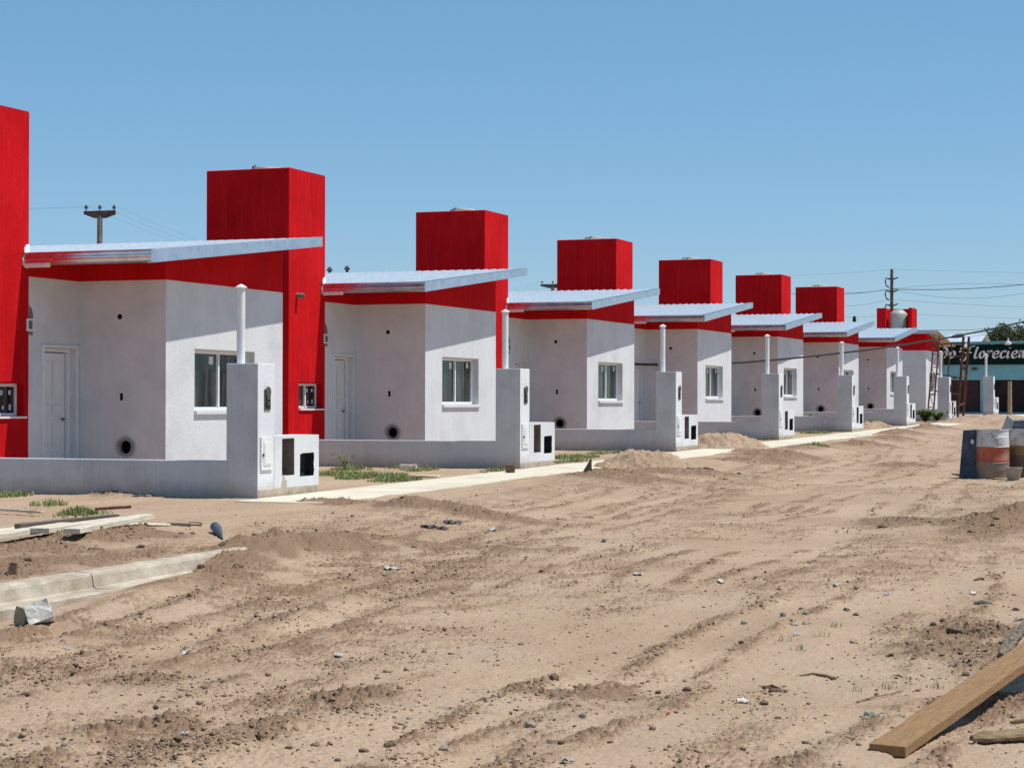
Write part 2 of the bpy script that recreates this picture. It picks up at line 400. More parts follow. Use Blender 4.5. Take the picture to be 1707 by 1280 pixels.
# ------------------------------------------------------------------ house
ZB = 3.052; RS = (3.963-3.394)/(30.413-25.125)
def ztop(x): return 3.376+(x-25.125)*RS
HX0, HX1, BX0, BX1, DX0 = 23.63, 25.13, 26.42, 30.17, 25.13
YF, YD, YT2, YBACK, YR = 15.368, 16.862, 18.56, 22.4, 14.79
HBASE = Vector((26.9, 16.9, 0))
def make_house(mirror=False):
    fn = None
    base = HBASE.copy()
    if mirror:
        CM = 56.77
        fn = lambda p: (CM-p[0], p[1], p[2]); base.x = CM-base.x
    root = empty('row_house', base)
    def B(mb, name, mats, parent=root, **k): return mb.build(name, mats, parent, fn=fn, **k)
    und = lambda x: ztop(x)-.045
    # --- walls
    w = MB()
    zs = [-.35, 1.13, 2.05, ZB]
    P = lambda x, z: (x, YF, z)
    grid_wall(w, P, [BX0, 27.28, 29.2, BX1], zs, {(1, 1)}, 0)
    wd = .22
    for a, b, c, d in (((27.28, 1.13), (29.2, 1.13), 0, 0), ((29.2, 1.13), (29.2, 2.05), 0, 0), ((29.2, 2.05), (27.28, 2.05), 0, 0), ((27.28, 2.05), (27.28, 1.13), 0, 0)):
        w.face([(a[0], YF, a[1]), (b[0], YF, b[1]), (b[0], YF+wd, b[1]), (a[0], YF+wd, a[1])], 0)
    w.face([(27.28, YF+wd, 1.13), (29.2, YF+wd, 1.13), (29.2, YF+wd, 2.05), (27.28, YF+wd, 2.05)], 2)
    w.face([(BX0, YF, ZB), (BX1, YF, ZB), (BX1, YF, und(BX1)), (BX0, YF, und(BX0))], 1)
    # side wall facing down the street, with its three openings
    P = lambda y, z: (BX0, y, z)
    ys = [YF, 15.88, 16.26, YD]; zz = [-.35, .40, .78, 1.23, 1.43, 2.33, 2.71, ZB]
    grid_wall(w, P, ys, zz, {(1, 1), (1, 3), (1, 5)}, 0)
    D = (1, 0, 0)
    hole_cell(w, P, D, 15.88, 16.26, .40, .78, circ(16.04, .592, .105, 24), .22, 0, 2)
    hole_cell(w, P, D, 15.88, 16.26, 1.23, 1.43, [(16.095, 1.285), (16.14, 1.285), (16.14, 1.385), (16.095, 1.385)], .05, 0, 2)
    hole_cell(w, P, D, 15.88, 16.26, 2.33, 2.71, circ(16.15, 2.52, .037, 14), .06, 0, 2)
    w.face([(BX0, YF, ZB), (BX0, YD, ZB), (BX0, YD, und(BX0)), (BX0, YF, und(BX0))], 1)
    # door wall
    P = lambda x, z: (x, YD, z)
    grid_wall(w, P, [DX0, 25.5, 26.37, BX0], [-.35, 2.05, ZB], {(1, 0)}, 0)
    dd = .2
    for a, b in (((25.5, -.35), (25.5, 2.05)), ((25.5, 2.05), (26.37, 2.05)), ((26.37, 2.05), (26.37, -.35))):
        w.face([(a[0], YD, a[1]), (b[0], YD, b[1]), (b[0], YD+dd, b[1]), (a[0], YD+dd, a[1])], 0)
    w.face([(25.5, YD+dd, -.35), (26.37, YD+dd, -.35), (26.37, YD+dd, 2.05), (25.5, YD+dd, 2.05)], 2)
    w.face([(DX0, YD, ZB), (BX0, YD, ZB), (BX0, YD, und(BX0)), (DX0, YD, und(DX0))], 1)
    # far side, back
    for (xa, ya), (xb, yb) in (((BX1, YF), (BX1, YBACK)), ((BX1, YBACK), (DX0, YBACK)), ((DX0, YBACK), (DX0, YD))):
        w.face([(xa, ya, -.35), (xb, yb, -.35), (xb, yb, ZB), (xa, ya, ZB)], 0)
        w.face([(xa, ya, ZB), (xb, yb, ZB), (xb, yb, und(xb)), (xa, ya, und(xa))], 1)
    wall = B(w, 'wall', [WHITE, RED, DARK], bevel=.012)
    # --- vents on the side wall
    v = MB()
    for rr0, rr1, mi in ((.100, .140, 0),):
        n = 28
        for k in range(n):
            a = 2*math.pi*k/n; b = 2*math.pi*(k+1)/n
            q = lambda r, t, x, kk: (BX0-x, 16.04+r*math.cos(t), .592+r*math.sin(t))
            ra = rr1+.012*math.sin(3*a)+.008*math.sin(7*a+1); rb = rr1+.012*math.sin(3*b)+.008*math.sin(7*b+1)
            v.face([q(rr0, a, .012, 0), q(rr0, b, .012, 0), q(rr0+.03, b, .010, 0), q(rr0+.03, a, .010, 0)], 0)
            v.face([q(rr0, a, .012, 0), q(rr0, b, .012, 0), q(rr0, b, -.05, 0), q(rr0, a, -.05, 0)], 0)
    vr = B(v, 'vent_ring', SOOT, smooth=True)
    # soft smoke-coloured mortar stain round the vent, fading into the paint
    v = MB(); lev = []; n = 40; K = 9
    for k in range(K):
        for j in range(n):
            t_ = 2*math.pi*j/n; R_ = .112+(.20-.112)*k/(K-1)*(1+.10*math.sin(2*t_+1)+.06*math.sin(5*t_))
            v.v.append((BX0-.0025, 16.04+R_*math.cos(t_), .592+R_*math.sin(t_)*(1.0))); lev.append((1-k/(K-1))**1.3)
    for k in range(K-1):
        for j in range(n): v.f.append([k*n+j, k*n+(j+1) % n, (k+1)*n+(j+1) % n, (k+1)*n+j]); v.m.append(0)
    st = B(v, 'mortar_stain', MATS['stain'], vr, merge=False)
    at = st.data.attributes.new('fade', 'FLOAT', 'POINT'); at.data.foreach_set('value', lev)
    # --- tower
    t = MB(); TZ = 5.418
    P = lambda x, z: (x, YD+.003, z)
    yt = YD+.003
    grid_wall(t, P, [HX0, 24.06, 25.04, HX1], [-.35, 1.05, 1.52, TZ], {(1, 1)}, 0)
    td = .2
    for a, b in (((24.06, 1.05), (25.04, 1.05)), ((25.04, 1.05), (25.04, 1.52)), ((25.04, 1.52), (24.06, 1.52)), ((24.06, 1.52), (24.06, 1.05))):
        t.face([(a[0], yt, a[1]), (b[0], yt, b[1]), (b[0], yt+td, b[1]), (a[0], yt+td, a[1])], 0)
    t.face([(24.06, yt+td, 1.05), (25.04, yt+td, 1.05), (25.04, yt+td, 1.52), (24.06, yt+td, 1.52)], 1)
    ti = .15
    if not mirror:
        for (xa, ya), (xb, yb) in (((HX1, yt), (HX1, YT2)), ((HX1, YT2), (HX0, YT2)), ((HX0, YT2), (HX0, yt))):
            t.face([(xa, ya, -.35), (xb, yb, -.35), (xb, yb, TZ), (xa, ya, TZ)], 0)
        O = [(HX0, yt), (HX1, yt), (HX1, YT2), (HX0, YT2)]; I = [(HX0+ti, yt+ti), (HX1-ti, yt+ti), (HX1-ti, YT2-ti), (HX0+ti, YT2-ti)]
        for k in range(4):
            a, b = O[k], O[(k+1) % 4]; c, d = I[(k+1) % 4], I[k]
            t.face([(*a, TZ), (*b, TZ), (*c, TZ), (*d, TZ)], 0)
            t.face([(*d, TZ), (*c, TZ), (*c, TZ-.35), (*d, TZ-.35)], 0)
        t.face([(*I[0], TZ-.35), (*I[1], TZ-.35), (*I[2], TZ-.35), (*I[3], TZ-.35)], 0)
        B(t, 'tower', [RED, DARK], bevel=.02)
    else:
        # unfinished: closed below, three-sided above so the tank shows
        t = MB(); TZ = 5.25; zo = 4.05
        t.box((HX0, yt, -.35), (HX1, YT2, zo)); t.box((HX0, yt, zo), (HX1, yt+.16, TZ)); t.box((HX0, YT2-.42, zo), (HX1, YT2, TZ))
        t.box((HX0, yt+.16, zo), (HX0+.14, YT2-.42, TZ))
        B(t, 'tower', [RED, DARK], merge=False)
        k = MB(); k.lathe([(.40, 4.05), (.43, 4.12), (.44, 4.4), (.45, 4.7), (.44, 4.92), (.40, 5.03), (.24, 5.16), (.2, 5.17), (.2, 5.22), (.0, 5.25)], (24.5, 17.62, 0), 32)
        tk = B(k, 'water_tank', TANKM, smooth=True)
    if not mirror:
        k = MB(); k.lathe([(.50, TZ-.35), (.50, TZ-.12), (.44, TZ-.02), (.36, TZ+.045), (.30, TZ+.055), (.0, TZ+.06)], (24.43, 17.72, 0), 32)
        tk = B(k, 'water_tank', TANKM, smooth=True)
        k = MB(); k.lathe([(.285, TZ+.05), (.30, TZ+.07), (.29, TZ+.10), (.1, TZ+.125), (.0, TZ+.13)], (24.43, 17.72, 0), 28)
        B(k, 'lid', LIDM, tk, smooth=True)
        k = MB(); k.tube([(23.72, 17.65, TZ-.02), (23.72, 17.65, TZ+.05), (23.78, 17.62, TZ+.08)], .018, 8)
        B(k, 'overflow_pipe', IRON, smooth=True)
    # --- bathroom window
    def sash(x0, x1, z0, z1, y, parent_name, mull, fr=.045):
        f = MB()
        for a, b in (((x0, z0), (x0+fr, z1)), ((x1-fr, z0), (x1, z1)), ((x0+fr, z0), (x1-fr, z0+fr)), ((x0+fr, z1-fr), (x1-fr, z1))):
            f.box((a[0], y, a[1]), (b[0], y+.06, b[1]))
        for mx in mull: f.box((mx-.025, y-.012, z0+fr), (mx+.025, y+.05, z1-fr))
        fo = B(f, parent_name, ALU, merge=False, bevel=.004)
        return fo
    bw = sash(24.062, 25.038, 1.052, 1.518, yt+.13, 'bathroom_window', [24.55])
    for xa, xb in ((24.10, 24.53), (24.575, 25.0)):
        g = MB(); g.box((xa, yt+.155, 1.09), (xb, yt+.162, 1.48)); B(g, 'pane', GLASS, bw)
    for (x, z, a, b) in () if mirror else ((24.66, 1.35, .05, .07), (24.70, 1.15, .045, .05), (24.86, 1.36, .05, .06), (24.87, 1.14, .05, .08)): 
        g = MB(); g.box((x, yt+.150, z), (x+a, yt+.153, z+b)); B(g, 'sticker', STICK, bw)
    g = MB(); g.box((24.05, yt-.035, 1.022), (25.05, yt+.12, 1.049)); B(g, 'sill', ALU, bw, merge=False)
    # --- front window
    fw = sash(27.282, 29.198, 1.132, 2.048, YF+.13, 'front_window', [28.24], .05)
    for xa, xb, yy in ((27.335, 28.21, .155), (28.27, 29.145, .165)):
        g = MB(); g.box((xa, YF+yy, 1.18), (xb, YF+yy+.007, 2.0)); B(g, 'pane', GLASS, fw)
    for (x, z, a, b) in () if mirror else ((27.98, 1.84, .13, .12), (28.88, 1.86, .12, .11)): 
        g = MB(); g.box((x, YF+.150, z), (x+a, YF+.153, z+b)); B(g, 'sticker', STICK, fw)
    g = MB(); g.box((27.26, YF-.045, 1.07), (29.22, YF+.125, 1.128)); B(g, 'sill', WHITE, fw, merge=False, bevel=.006)
    # --- door
    d = MB(); dy = YD+.155
    d.box((25.572, dy+.004, .0), (26.298, dy+.046, 1.978))
    for (xa, xb) in ((25.64, 25.90), (25.97, 26.23)):
        for (za, zb) in ((.16, .52), (.62, .95), (1.05, 1.22), (1.32, 1.86)):
            d.box((xa, dy-.008, za), (xb, dy-.0005, zb)); d.box((xa+.03, dy-.014, za+.03), (xb-.03, dy-.0085, zb-.03))
    do = B(d, 'door', DOORW, merge=False, bevel=.004)
    f = MB()
    f.box((25.502, dy-.05, -.05), (25.558, dy+.06, 2.048)); f.box((26.312, dy-.05, -.05), (26.368, dy+.06, 2.048)); f.box((25.558, dy-.05, 1.992), (26.312, dy+.06, 2.048))
    f.box((25.455, YD-.028, 2.055), (26.41, YD-.001, 2.085)); f.box((25.455, YD-.022, -.05), (25.495, YD-.001, 2.054)); f.box((26.374, YD-.022, -.05), (26.405, YD-.001, 2.054))
    B(f, 'frame', ALU, do, merge=False, bevel=.003)
    h = MB(); h.tube([(26.24, dy, 1.0), (26.24, dy-.05, 1.0), (26.14, dy-.055, 1.0)], .009, 8); h.lathe([(.022, 0), (.022, .008)], (26.24, dy-.006, 1.0), 14, M=Matrix.Rotation(math.pi/2, 3, 'X'))
    B(h, 'handle', IRON, do, merge=False)
    # --- small fittings
    e = MB(); e.box((25.06, YD-.03, 2.27), (25.20, YD-.001, 2.45)); eo = B(e, 'meter_plate', ALU, bevel=.006)
    e = MB()
    for k in range(3): e.box((25.085+k*.033, YD-.034, 2.30), (25.11+k*.033, YD-.0305, 2.42))
    B(e, 'louvre', IRON, eo, merge=False)
    e = MB(); e.extrude([(25.132, YD-.004, 2.22), (25.225, YD-.004, 2.21), (25.235, YD-.004, 2.50), (25.20, YD-.004, 2.60), (25.15, YD-.004, 2.63), (25.132, YD-.004, 2.66)], (0, 0, 0), (0, .0035, 0)); B(e, 'bare_patch', NICHE, merge=False)
    e = MB(); e.tube([(23.955, yt+.02, 3.12), (23.955, yt-.14, 3.105)], .045, 14); e.tube([(23.955, yt-.1405, 3.105), (23.955, yt-.142, 3.105)], .034, 14, 1); B(e, 'drain_spout', [POLEC, DARK], smooth=True, merge=False)
    # --- roof
    r = MB(); y0 = YR; y1 = YBACK+.25; per = .19
    x0, x1 = 25.07, 30.43
    if mirror: x0 = 25.0
    nr = int((y1-y0)/per); prof = []
    for k in range(nr):
        yy = y0+k*per
        prof += [(yy, .0), (yy+.085, .0), (yy+.105, .02), (yy+.135, .02), (yy+.155, 0)]
    prof.append((y1, 0))
    nx = 6
    for i in range(nx):
        xa = x0+(x1-x0)*i/nx; xb = x0+(x1-x0)*(i+1)/nx
        for (ya, za), (yb, zb) in zip(prof[:-1], prof[1:]):
            def cut(y, x): return y
            # keep clear of the tower footprint
            if xa < HX1 and ya > 1e9: continue
            r.face([(xa, ya, ztop(xa)+za), (xb, ya, ztop(xb)+za), (xb, yb, ztop(xb)+zb), (xa, yb, ztop(xa)+zb)])
    ro = B(r, 'roof', ZINC, solid=.003)
    r = MB()
    SOF = MATS['soffit_boards']
    r.face([(x0+.02, y0+.03, ztop(x0)-.012), (x1-.02, y0+.03, ztop(x1)-.012), (x1-.02, y1-.02, ztop(x1)-.012), (x0+.02, y1-.02, ztop(x0)-.012)])
    B(r, 'soffit', SOF, ro, solid=.006)
    if not mirror:
        r = MB(); zb0, zb1 = 3.223, 3.822
        def fz(x): return zb0+(x-25.125)*(zb1-zb0)/(30.413-25.125)
        xa, xb = 25.0, 30.44
        for (ya, yb) in ((y0-.012, y0+.004),):
            r.extrude([(xa, 0, fz(xa)), (xb, 0, fz(xb)), (xb, 0, ztop(xb)+.016), (xa, 0, ztop(xa)+.016)], (0, ya, 0), (0, yb, 0))
        r.extrude([(xa, 0, fz(xa)-.012), (xb, 0, fz(xb)-.012), (xb, 0, fz(xb)-.001), (xa, 0, fz(xa)-.001)], (0, y0-.014, 0), (0, y0+.05, 0))
        r.extrude([(xa, 0, ztop(xa)+.0205), (xb, 0, ztop(xb)+.0205), (xb, 0, ztop(xb)+.025), (xa, 0, ztop(xa)+.025)], (0, y0-.014, 0), (0, y0+.09, 0))
        B(r, 'fascia', ZINCB, ro, merge=False)
        r = MB(); zt = ztop(25.07)+.022
        pr = [(25.11, 0, zt-.03), (25.10, 0, zt-.012), (24.985, 0, zt-.006), (24.975, 0, zt-.022), (24.99, 0, zt-.04), (24.99, 0, zt-.07), (24.972, 0, zt-.085), (24.972, 0, zt-.105), (24.985, 0, zt-.12), (24.99, 0, zt-.165), (25.015, 0, zt-.185), (25.11, 0, zt-.185)]
        r.extrude(pr, (0, y0-.02, 0), (0, yt-.003, 0)); B(r, 'gutter', GUTTER, ro)
        r = MB(); r.tube([(25.0, 16.44, zt-.19), (25.0, 16.83, zt-.19)], .035, 12); B(r, 'outlet_pipe', PLASTER, ro, smooth=True)
        r = MB(); r.extrude([(25.03, yt-.022, 3.49), (25.085, yt-.022, 3.515), (25.129, yt-.022, 3.50), (25.129, yt-.022, 3.19), (25.08, yt-.022, 3.165), (25.01, yt-.022, 3.175), (24.965, yt-.022, 3.21), (24.955, yt-.022, 3.29), (24.99, yt-.022, 3.36), (24.995, yt-.022, 3.44)], (0, 0, 0), (0, .018, 0))
        B(r, 'plaster_patch', PLASTER, ro, bevel=.006)
    else:
        r = MB(); xb = 30.44
        r.box((xb-.01, y0-.01, ztop(xb)-.14), (xb+.008, y1, ztop(xb)+.03)); B(r, 'fascia', ZINCB, ro)
    return root
mat('soffit_boards', (.40, .31, .22), (.50, .40, .29), 4, .85, .3, 30, stretch=(.3, 4, 1))
def stain_mat():
    m = WHITE.copy(); m.name = 'mortar_stain'; nt = m.node_tree; b = nt.nodes['Principled BSDF']
    src = b.inputs['Base Color'].links[0].from_socket
    at = N(nt, 'ShaderNodeAttribute', attribute_name='fade'); x = nt.nodes.new('ShaderNodeMix'); x.data_type = 'RGBA'
    nt.links.new(at.outputs['Fac'], x.inputs[0]); nt.links.new(src, x.inputs[6]); x.inputs[7].default_value = (.14, .135, .135, 1); nt.links.new(x.outputs[2], b.inputs['Base Color']); MATS['stain'] = m
stain_mat()
house = make_house(False)
ORD = ['nearest', 'second', 'third', 'fourth', 'fifth', 'sixth', 'seventh']
house['label'] = 'nearest white house, its red water tower cut off by the left edge of the photo'
house['category'] = 'house'; house['group'] = 'white houses with red towers along the dirt street'
HL = ['white house with red tower, second from the left, first whose whole tower shows',
      'white house with red tower and metal roof, third counted from the left',
      'white house fourth from the left, the black cable starting at its door',
      'white house with red tower and metal roof, fifth counted from the left',
      'white house with red tower and metal roof, sixth counted from the left',
      'smallest white house with a closed red tower, seventh from left, beside the open tower']
houses = [house]
for k in range(1, 7):
    h = copy_tree(house); h.location = HBASE+Vector((k*LOT, 0, k*LOT*SL)); h['label'] = HL[k-1]; houses.append(h)
h7 = make_house(True); h7.location += Vector((7*LOT, 0, 7*LOT*SL))
tag(h7, 'unfinished white house ending the row, beige tank showing in its open tower', 'house', 'white houses with red towers along the dirt street')
# ------------------------------------------------------------------ boundary wall with meter pillar
WB = Vector((23.65, 12.6, 0))
def make_wall():
    root = empty('boundary_wall', WB)
    m = MB(); m.box((23.652, 12.62, -.4), (23.80, 16.85, .497)); m.build('low_wall', SHADEW, root, bevel=.012, merge=False)
    m = MB(); m.box((23.65, 12.40, -.4), (24.12, 12.858, 1.757)); m.m[-1] = 1; m.build('pillar', [MATS['pillar_render'], SHADEW], root, bevel=.007)  # side face takes the shaded copy of the white render
    m = MB(); m.box((23.662, 12.392, -.4), (25.385, 12.80, .127)); m.build('plinth', CEMENT, root, bevel=.01)
    # meter box with two openings
    b = MB(); X0b, X1b, Z0, Z1, YB = 24.10, 25.43, .128, .815, 12.395
    P = lambda x, z: (x, YB, z)
    us = [X0b, 24.20, 24.80, X1b]; vs = [Z0, .20, .62, .79, Z1]
    grid_wall(b, P, [X0b, 24.25, 24.78, 25.38, X1b], [Z0, .20, .80, Z1], {(1, 1), (2, 1)}, 0)
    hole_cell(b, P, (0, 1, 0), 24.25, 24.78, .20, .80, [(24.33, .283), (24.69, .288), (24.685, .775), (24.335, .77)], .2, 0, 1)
    hole_cell(b, P, (0, 1, 0), 24.78, 25.38, .20, .80, [(24.86, .26), (25.27, .262), (25.29, .33), (25.275, .42), (25.29, .50), (25.28, .572), (24.95, .568), (24.865, .555)], .13, 0, 2)
    for (xa, ya), (xb, yb) in (((X1b, YB), (X1b, 12.80)), ((X1b, 12.80), (X0b, 12.80)), ((X0b, 12.80), (X0b, YB))):
        b.face([(xa, ya, Z0), (xb, yb, Z0), (xb, yb, Z1), (xa, ya, Z1)], 0)
    b.face([(X0b, YB, Z1), (X1b, YB, Z1), (X1b, 12.80, Z1), (X0b, 12.80, Z1)], 0); b.face([(X0b, YB, Z0), (X1b, YB, Z0), (X1b, 12.80, Z0), (X0b, 12.80, Z0)], 0)
    box = b.build('meter_box', [WHITE, NICHE, MATS['vent_slats']], root, bevel=.008)
    e = MB()
    for q in range(16):
        a = 2*math.pi*q/16; a2 = 2*math.pi*(q+1)/16
        e.tube([(24.56+.05*math.cos(a), YB+.17, .64+.05*math.sin(a)), (24.56+.05*math.cos(a2), YB+.17, .64+.05*math.sin(a2))], .012, 6)
    e.tube([(24.42, YB+.12, .31), (24.56, YB+.12, .315)], .018, 8, 1)
    e.build('pipe_fitting', [IRON, MATS['brass']], box, merge=False)
    e = MB(); e.box((23.712, 12.376, .375), (24.035, 12.399, .80)); e.box((23.77, 12.368, .43), (23.975, 12.3755, .745)); e.box((23.79, 12.363, .45), (23.955, 12.3675, .725))
    do = e.build('panel_door', DOORW, root, merge=False, bevel=.003)
    e = MB(); e.box((23.735, 12.355, .55), (23.755, 12.3755, .59)); e.build('latch', IRON, do)
    e = MB(); e.box((23.82, 12.385, 1.15), (23.985, 12.3995, 1.425)); e.lathe([(.07, 0), (.07, .014)], (23.9025, 12.3845, 1.39), 18, M=Matrix.Rotation(math.pi/2, 3, 'X'))
    lo = e.build('switch_box', IRON, root, merge=False, bevel=.004)
    e = MB(); e.box((23.845, 12.378, 1.18), (23.96, 12.3845, 1.38)); e.box((23.875, 12.372, 1.29), (23.93, 12.3775, 1.33), 1); e.box((23.885, 12.372, 1.22), (23.92, 12.3775, 1.26), 1)
    e.build('cover', [DARK, MATS['brass']], lo, merge=False)
    e = MB(); e.tube([(23.86, 12.76, 1.757), (23.86, 12.76, 2.75)], .055, 20); po = e.build('service_pipe', PVC, root, smooth=True)
    e = MB(); e.lathe([(.057, 2.742), (.078, 2.745), (.079, 2.756), (.045, 2.778), (.01, 2.797), (.0, 2.798)], (23.86, 12.76, 0), 20); e.build('cap', PVC, po)
    return root
mat('vent_slats', (.012, .012, .012), (.03, .028, .026), 22, .8, .6, 20, stretch=(.3, .3, 3))
mat('brass', (.20, .16, .10), (.3, .25, .16), 12, .45, metal=.6)
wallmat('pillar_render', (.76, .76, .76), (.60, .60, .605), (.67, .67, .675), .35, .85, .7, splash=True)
bw = make_wall()
bw['label'] = 'nearest boundary wall with white meter pillar and white pipe, in front of the first house'; bw['category'] = 'wall'; bw['group'] = 'boundary walls with meter pillars'
WL = ['boundary wall and meter pillar, second from the left, grass at its foot',
      'boundary wall and meter pillar, third from the left, between the two sand piles',
      'boundary wall and meter pillar, fourth from left, behind the far sand pile',
      'boundary wall and meter pillar, fifth from the left, long-leaved plant at its foot',
      'boundary wall and meter pillar, sixth from the left, dark earth at its foot',
      'boundary wall and meter pillar beside the scaffold, green bush at its foot']
for k in range(1, 7):
    w = copy_tree(bw); w.location = WB+Vector((k*LOT, 0, k*LOT*SL)); w['label'] = WL[k-1]
w = copy_tree(bw); w.location = WB+Vector((7*LOT+3.45, 0, 7*LOT*SL+.1)); w['label'] = 'farthest meter pillar, standing alone in front of the green shop'
for c in kids(w):
    if c.name.startswith('low_wall'): bpy.data.objects.remove(c)
q = MB(); q.extrude([(24.30, 12.3935, .13), (24.46, 12.3935, .13), (24.47, 12.3935, .22), (24.41, 12.3935, .23), (24.40, 12.3935, .275), (24.345, 12.3935, .275), (24.34, 12.3935, .21), (24.31, 12.3935, .20)], (0, 0, 0), (0, .0012, 0))
q.build('bare_patch', CEMENT, [c for c in kids(bw) if c.name.startswith('meter_box')][0], merge=False)
# ------------------------------------------------------------------ ground sheet
def make_ground():
    dense = np.linspace(-16.2, 16.2, 1080); mid1 = np.linspace(-32, -16.35, 70); mid2 = np.linspace(16.35, 32, 70)
    rest1 = np.linspace(-180, -33.5, 60); rest2 = np.linspace(33.5, 180, 60)[:-1]
    ang = np.radians(np.concatenate([rest1, mid1, dense, mid2, rest2]))+TH
    rad = [0.4, 2, 3.5, 5]; r = 6.0
    while r < 3000:
        rad.append(r)
        dr = .0105 if r < 11 else (.0105*(r/11)**1.75 if r < 70 else .0105*(70/11)**1.75*(r/70)**2)
        r += dr if r < 140 else r*.12
    rad = np.array(rad); nA = len(ang); nR = len(rad)
    A, R = np.meshgrid(ang, rad)
    X = (R*np.cos(A)).ravel(); Y = (R*np.sin(A)).ravel()
    Z, Dm = ground(X, Y)
    nv = nA*nR+1
    co = np.empty((nv, 3), np.float32); co[:-1, 0] = X; co[:-1, 1] = Y; co[:-1, 2] = Z; co[-1] = (0, 0, Z[:nA].mean())
    i = np.arange(nR-1)[:, None]*nA; j = np.arange(nA)[None, :]; jn = (j+1) % nA
    q = np.stack([i+j, i+jn, i+nA+jn, i+nA+j], -1).reshape(-1, 4)[:, ::-1]
    tri = np.stack([np.arange(nA), (np.arange(nA)+1) % nA, np.full(nA, nv-1)], -1)
    me = bpy.data.meshes.new('ground')
    me.vertices.add(nv); me.vertices.foreach_set('co', co.ravel())
    nl = q.size+tri.size; me.loops.add(nl); me.loops.foreach_set('vertex_index', np.concatenate([q.ravel(), tri.ravel()]).astype(np.int32))
    npol = len(q)+len(tri); me.polygons.add(npol)
    ls = np.concatenate([np.arange(len(q))*4, q.size+np.arange(len(tri))*3]).astype(np.int32)
    me.polygons.foreach_set('loop_start', ls)
    me.polygons.foreach_set('use_smooth', np.ones(npol, bool))
    at = me.attributes.new('damp', 'FLOAT', 'POINT'); at.data.foreach_set('value', np.concatenate([Dm, [0]]).astype(np.float32))
    me.update(calc_edges=True); me.validate()
    # orientation check: make normals point up
    if me.polygons[len(q)//2].normal.z < 0: me.flip_normals()
    o = bpy.data.objects.new('ground', me); C.objects.link(o)
    tag(o, 'pale brown sandy ground of the unpaved street with ruts and loose clods', 'ground', kind='structure')
    m, nt, b = newmat('sandy_soil'); L = nt.links
    geo = N(nt, 'ShaderNodeNewGeometry'); pos = geo.outputs['Position']
    def noise(sc, det=5, ro=.6, st=None):
        n = N(nt, 'ShaderNodeTexNoise', Scale=sc, Detail=det, Roughness=ro)
        if st:
            mp = N(nt, 'ShaderNodeMapping'); mp.inputs['Scale'].default_value = st; L.new(pos, mp.inputs['Vector']); L.new(mp.outputs[0], n.inputs['Vector'])
        else: L.new(pos, n.inputs['Vector'])
        return n.outputs[0]
    def ramp(src, a, b_, ca, cb):
        c = N(nt, 'ShaderNodeValToRGB'); c.color_ramp.elements[0].position = a; c.color_ramp.elements[1].position = b_
        c.color_ramp.elements[0].color = (*ca, 1); c.color_ramp.elements[1].color = (*cb, 1); L.new(src, c.inputs[0]); return c.outputs[0]
    def mixc(f, a, bb):
        x = nt.nodes.new('ShaderNodeMix'); x.data_type = 'RGBA'
        if isinstance(f, float): x.inputs[0].default_value = f
        else: L.new(f, x.inputs[0])
        for idx, v in ((6, a), (7, bb)):
            if isinstance(v, tuple): x.inputs[idx].default_value = (*v, 1)
            else: L.new(v, x.inputs[idx])
        return x.outputs[2]
    c = ramp(noise(.6, 6, .6, (.7, 1.3, 1)), .36, .64, (.378, .260, .169), (.475, .340, .232))
    c = mixc(ramp(noise(.35, 4, .6), .52, .66, (0, 0, 0), (.7, .7, .7)), c, (.44, .325, .235))
    c = mixc(ramp(noise(26, 5, .75), .42, .62, (0, 0, 0), (.30, .30, .30)), c, (.27, .18, .12))
    c = mixc(ramp(noise(70, 3, .7), .60, .66, (0, 0, 0), (.5, .5, .5)), c, (.20, .135, .09))
    c = mixc(ramp(noise(55, 3, .7), .66, .70, (0, 0, 0), (.5, .5, .5)), c, (.52, .44, .35))
    da = N(nt, 'ShaderNodeAttribute', attribute_name='damp')
    dn = N(nt, 'ShaderNodeMath', operation='MULTIPLY_ADD'); L.new(da.outputs['Fac'], dn.inputs[0]); dn.inputs[1].default_value = 1.3
    sub = N(nt, 'ShaderNodeMath', operation='MULTIPLY_ADD'); L.new(noise(9, 5, .7), sub.inputs[0]); sub.inputs[1].default_value = .9; sub.inputs[2].default_value = -.55
    L.new(sub.outputs[0], dn.inputs[2])
    cl = N(nt, 'ShaderNodeClamp'); L.new(dn.outputs[0], cl.inputs[0])
    gate = N(nt, 'ShaderNodeMath', operation='MULTIPLY'); L.new(cl.outputs[0], gate.inputs[0]); gate.inputs[1].default_value = .85
    c = mixc(gate.outputs[0], c, (.20, .125, .078))
    L.new(c, b.inputs['Base Color']); b.inputs['Roughness'].default_value = .95; b.inputs['Specular IOR Level'].default_value = .12
    bn = N(nt, 'ShaderNodeMath', operation='ADD'); L.new(noise(45, 6, .75), bn.inputs[0])
    bn2 = N(nt, 'ShaderNodeMath', operation='MULTIPLY'); L.new(noise(140, 3, .7), bn2.inputs[0]); bn2.inputs[1].default_value = .5
    L.new(bn2.outputs[0], bn.inputs[1])
    bp = N(nt, 'ShaderNodeBump', Strength=.55, Distance=.012); L.new(bn.outputs[0], bp.inputs['Height']); L.new(bp.outputs[0], b.inputs['Normal'])
    me.materials.append(m); MATS['soil'] = m
    return o
GROUND = make_ground()
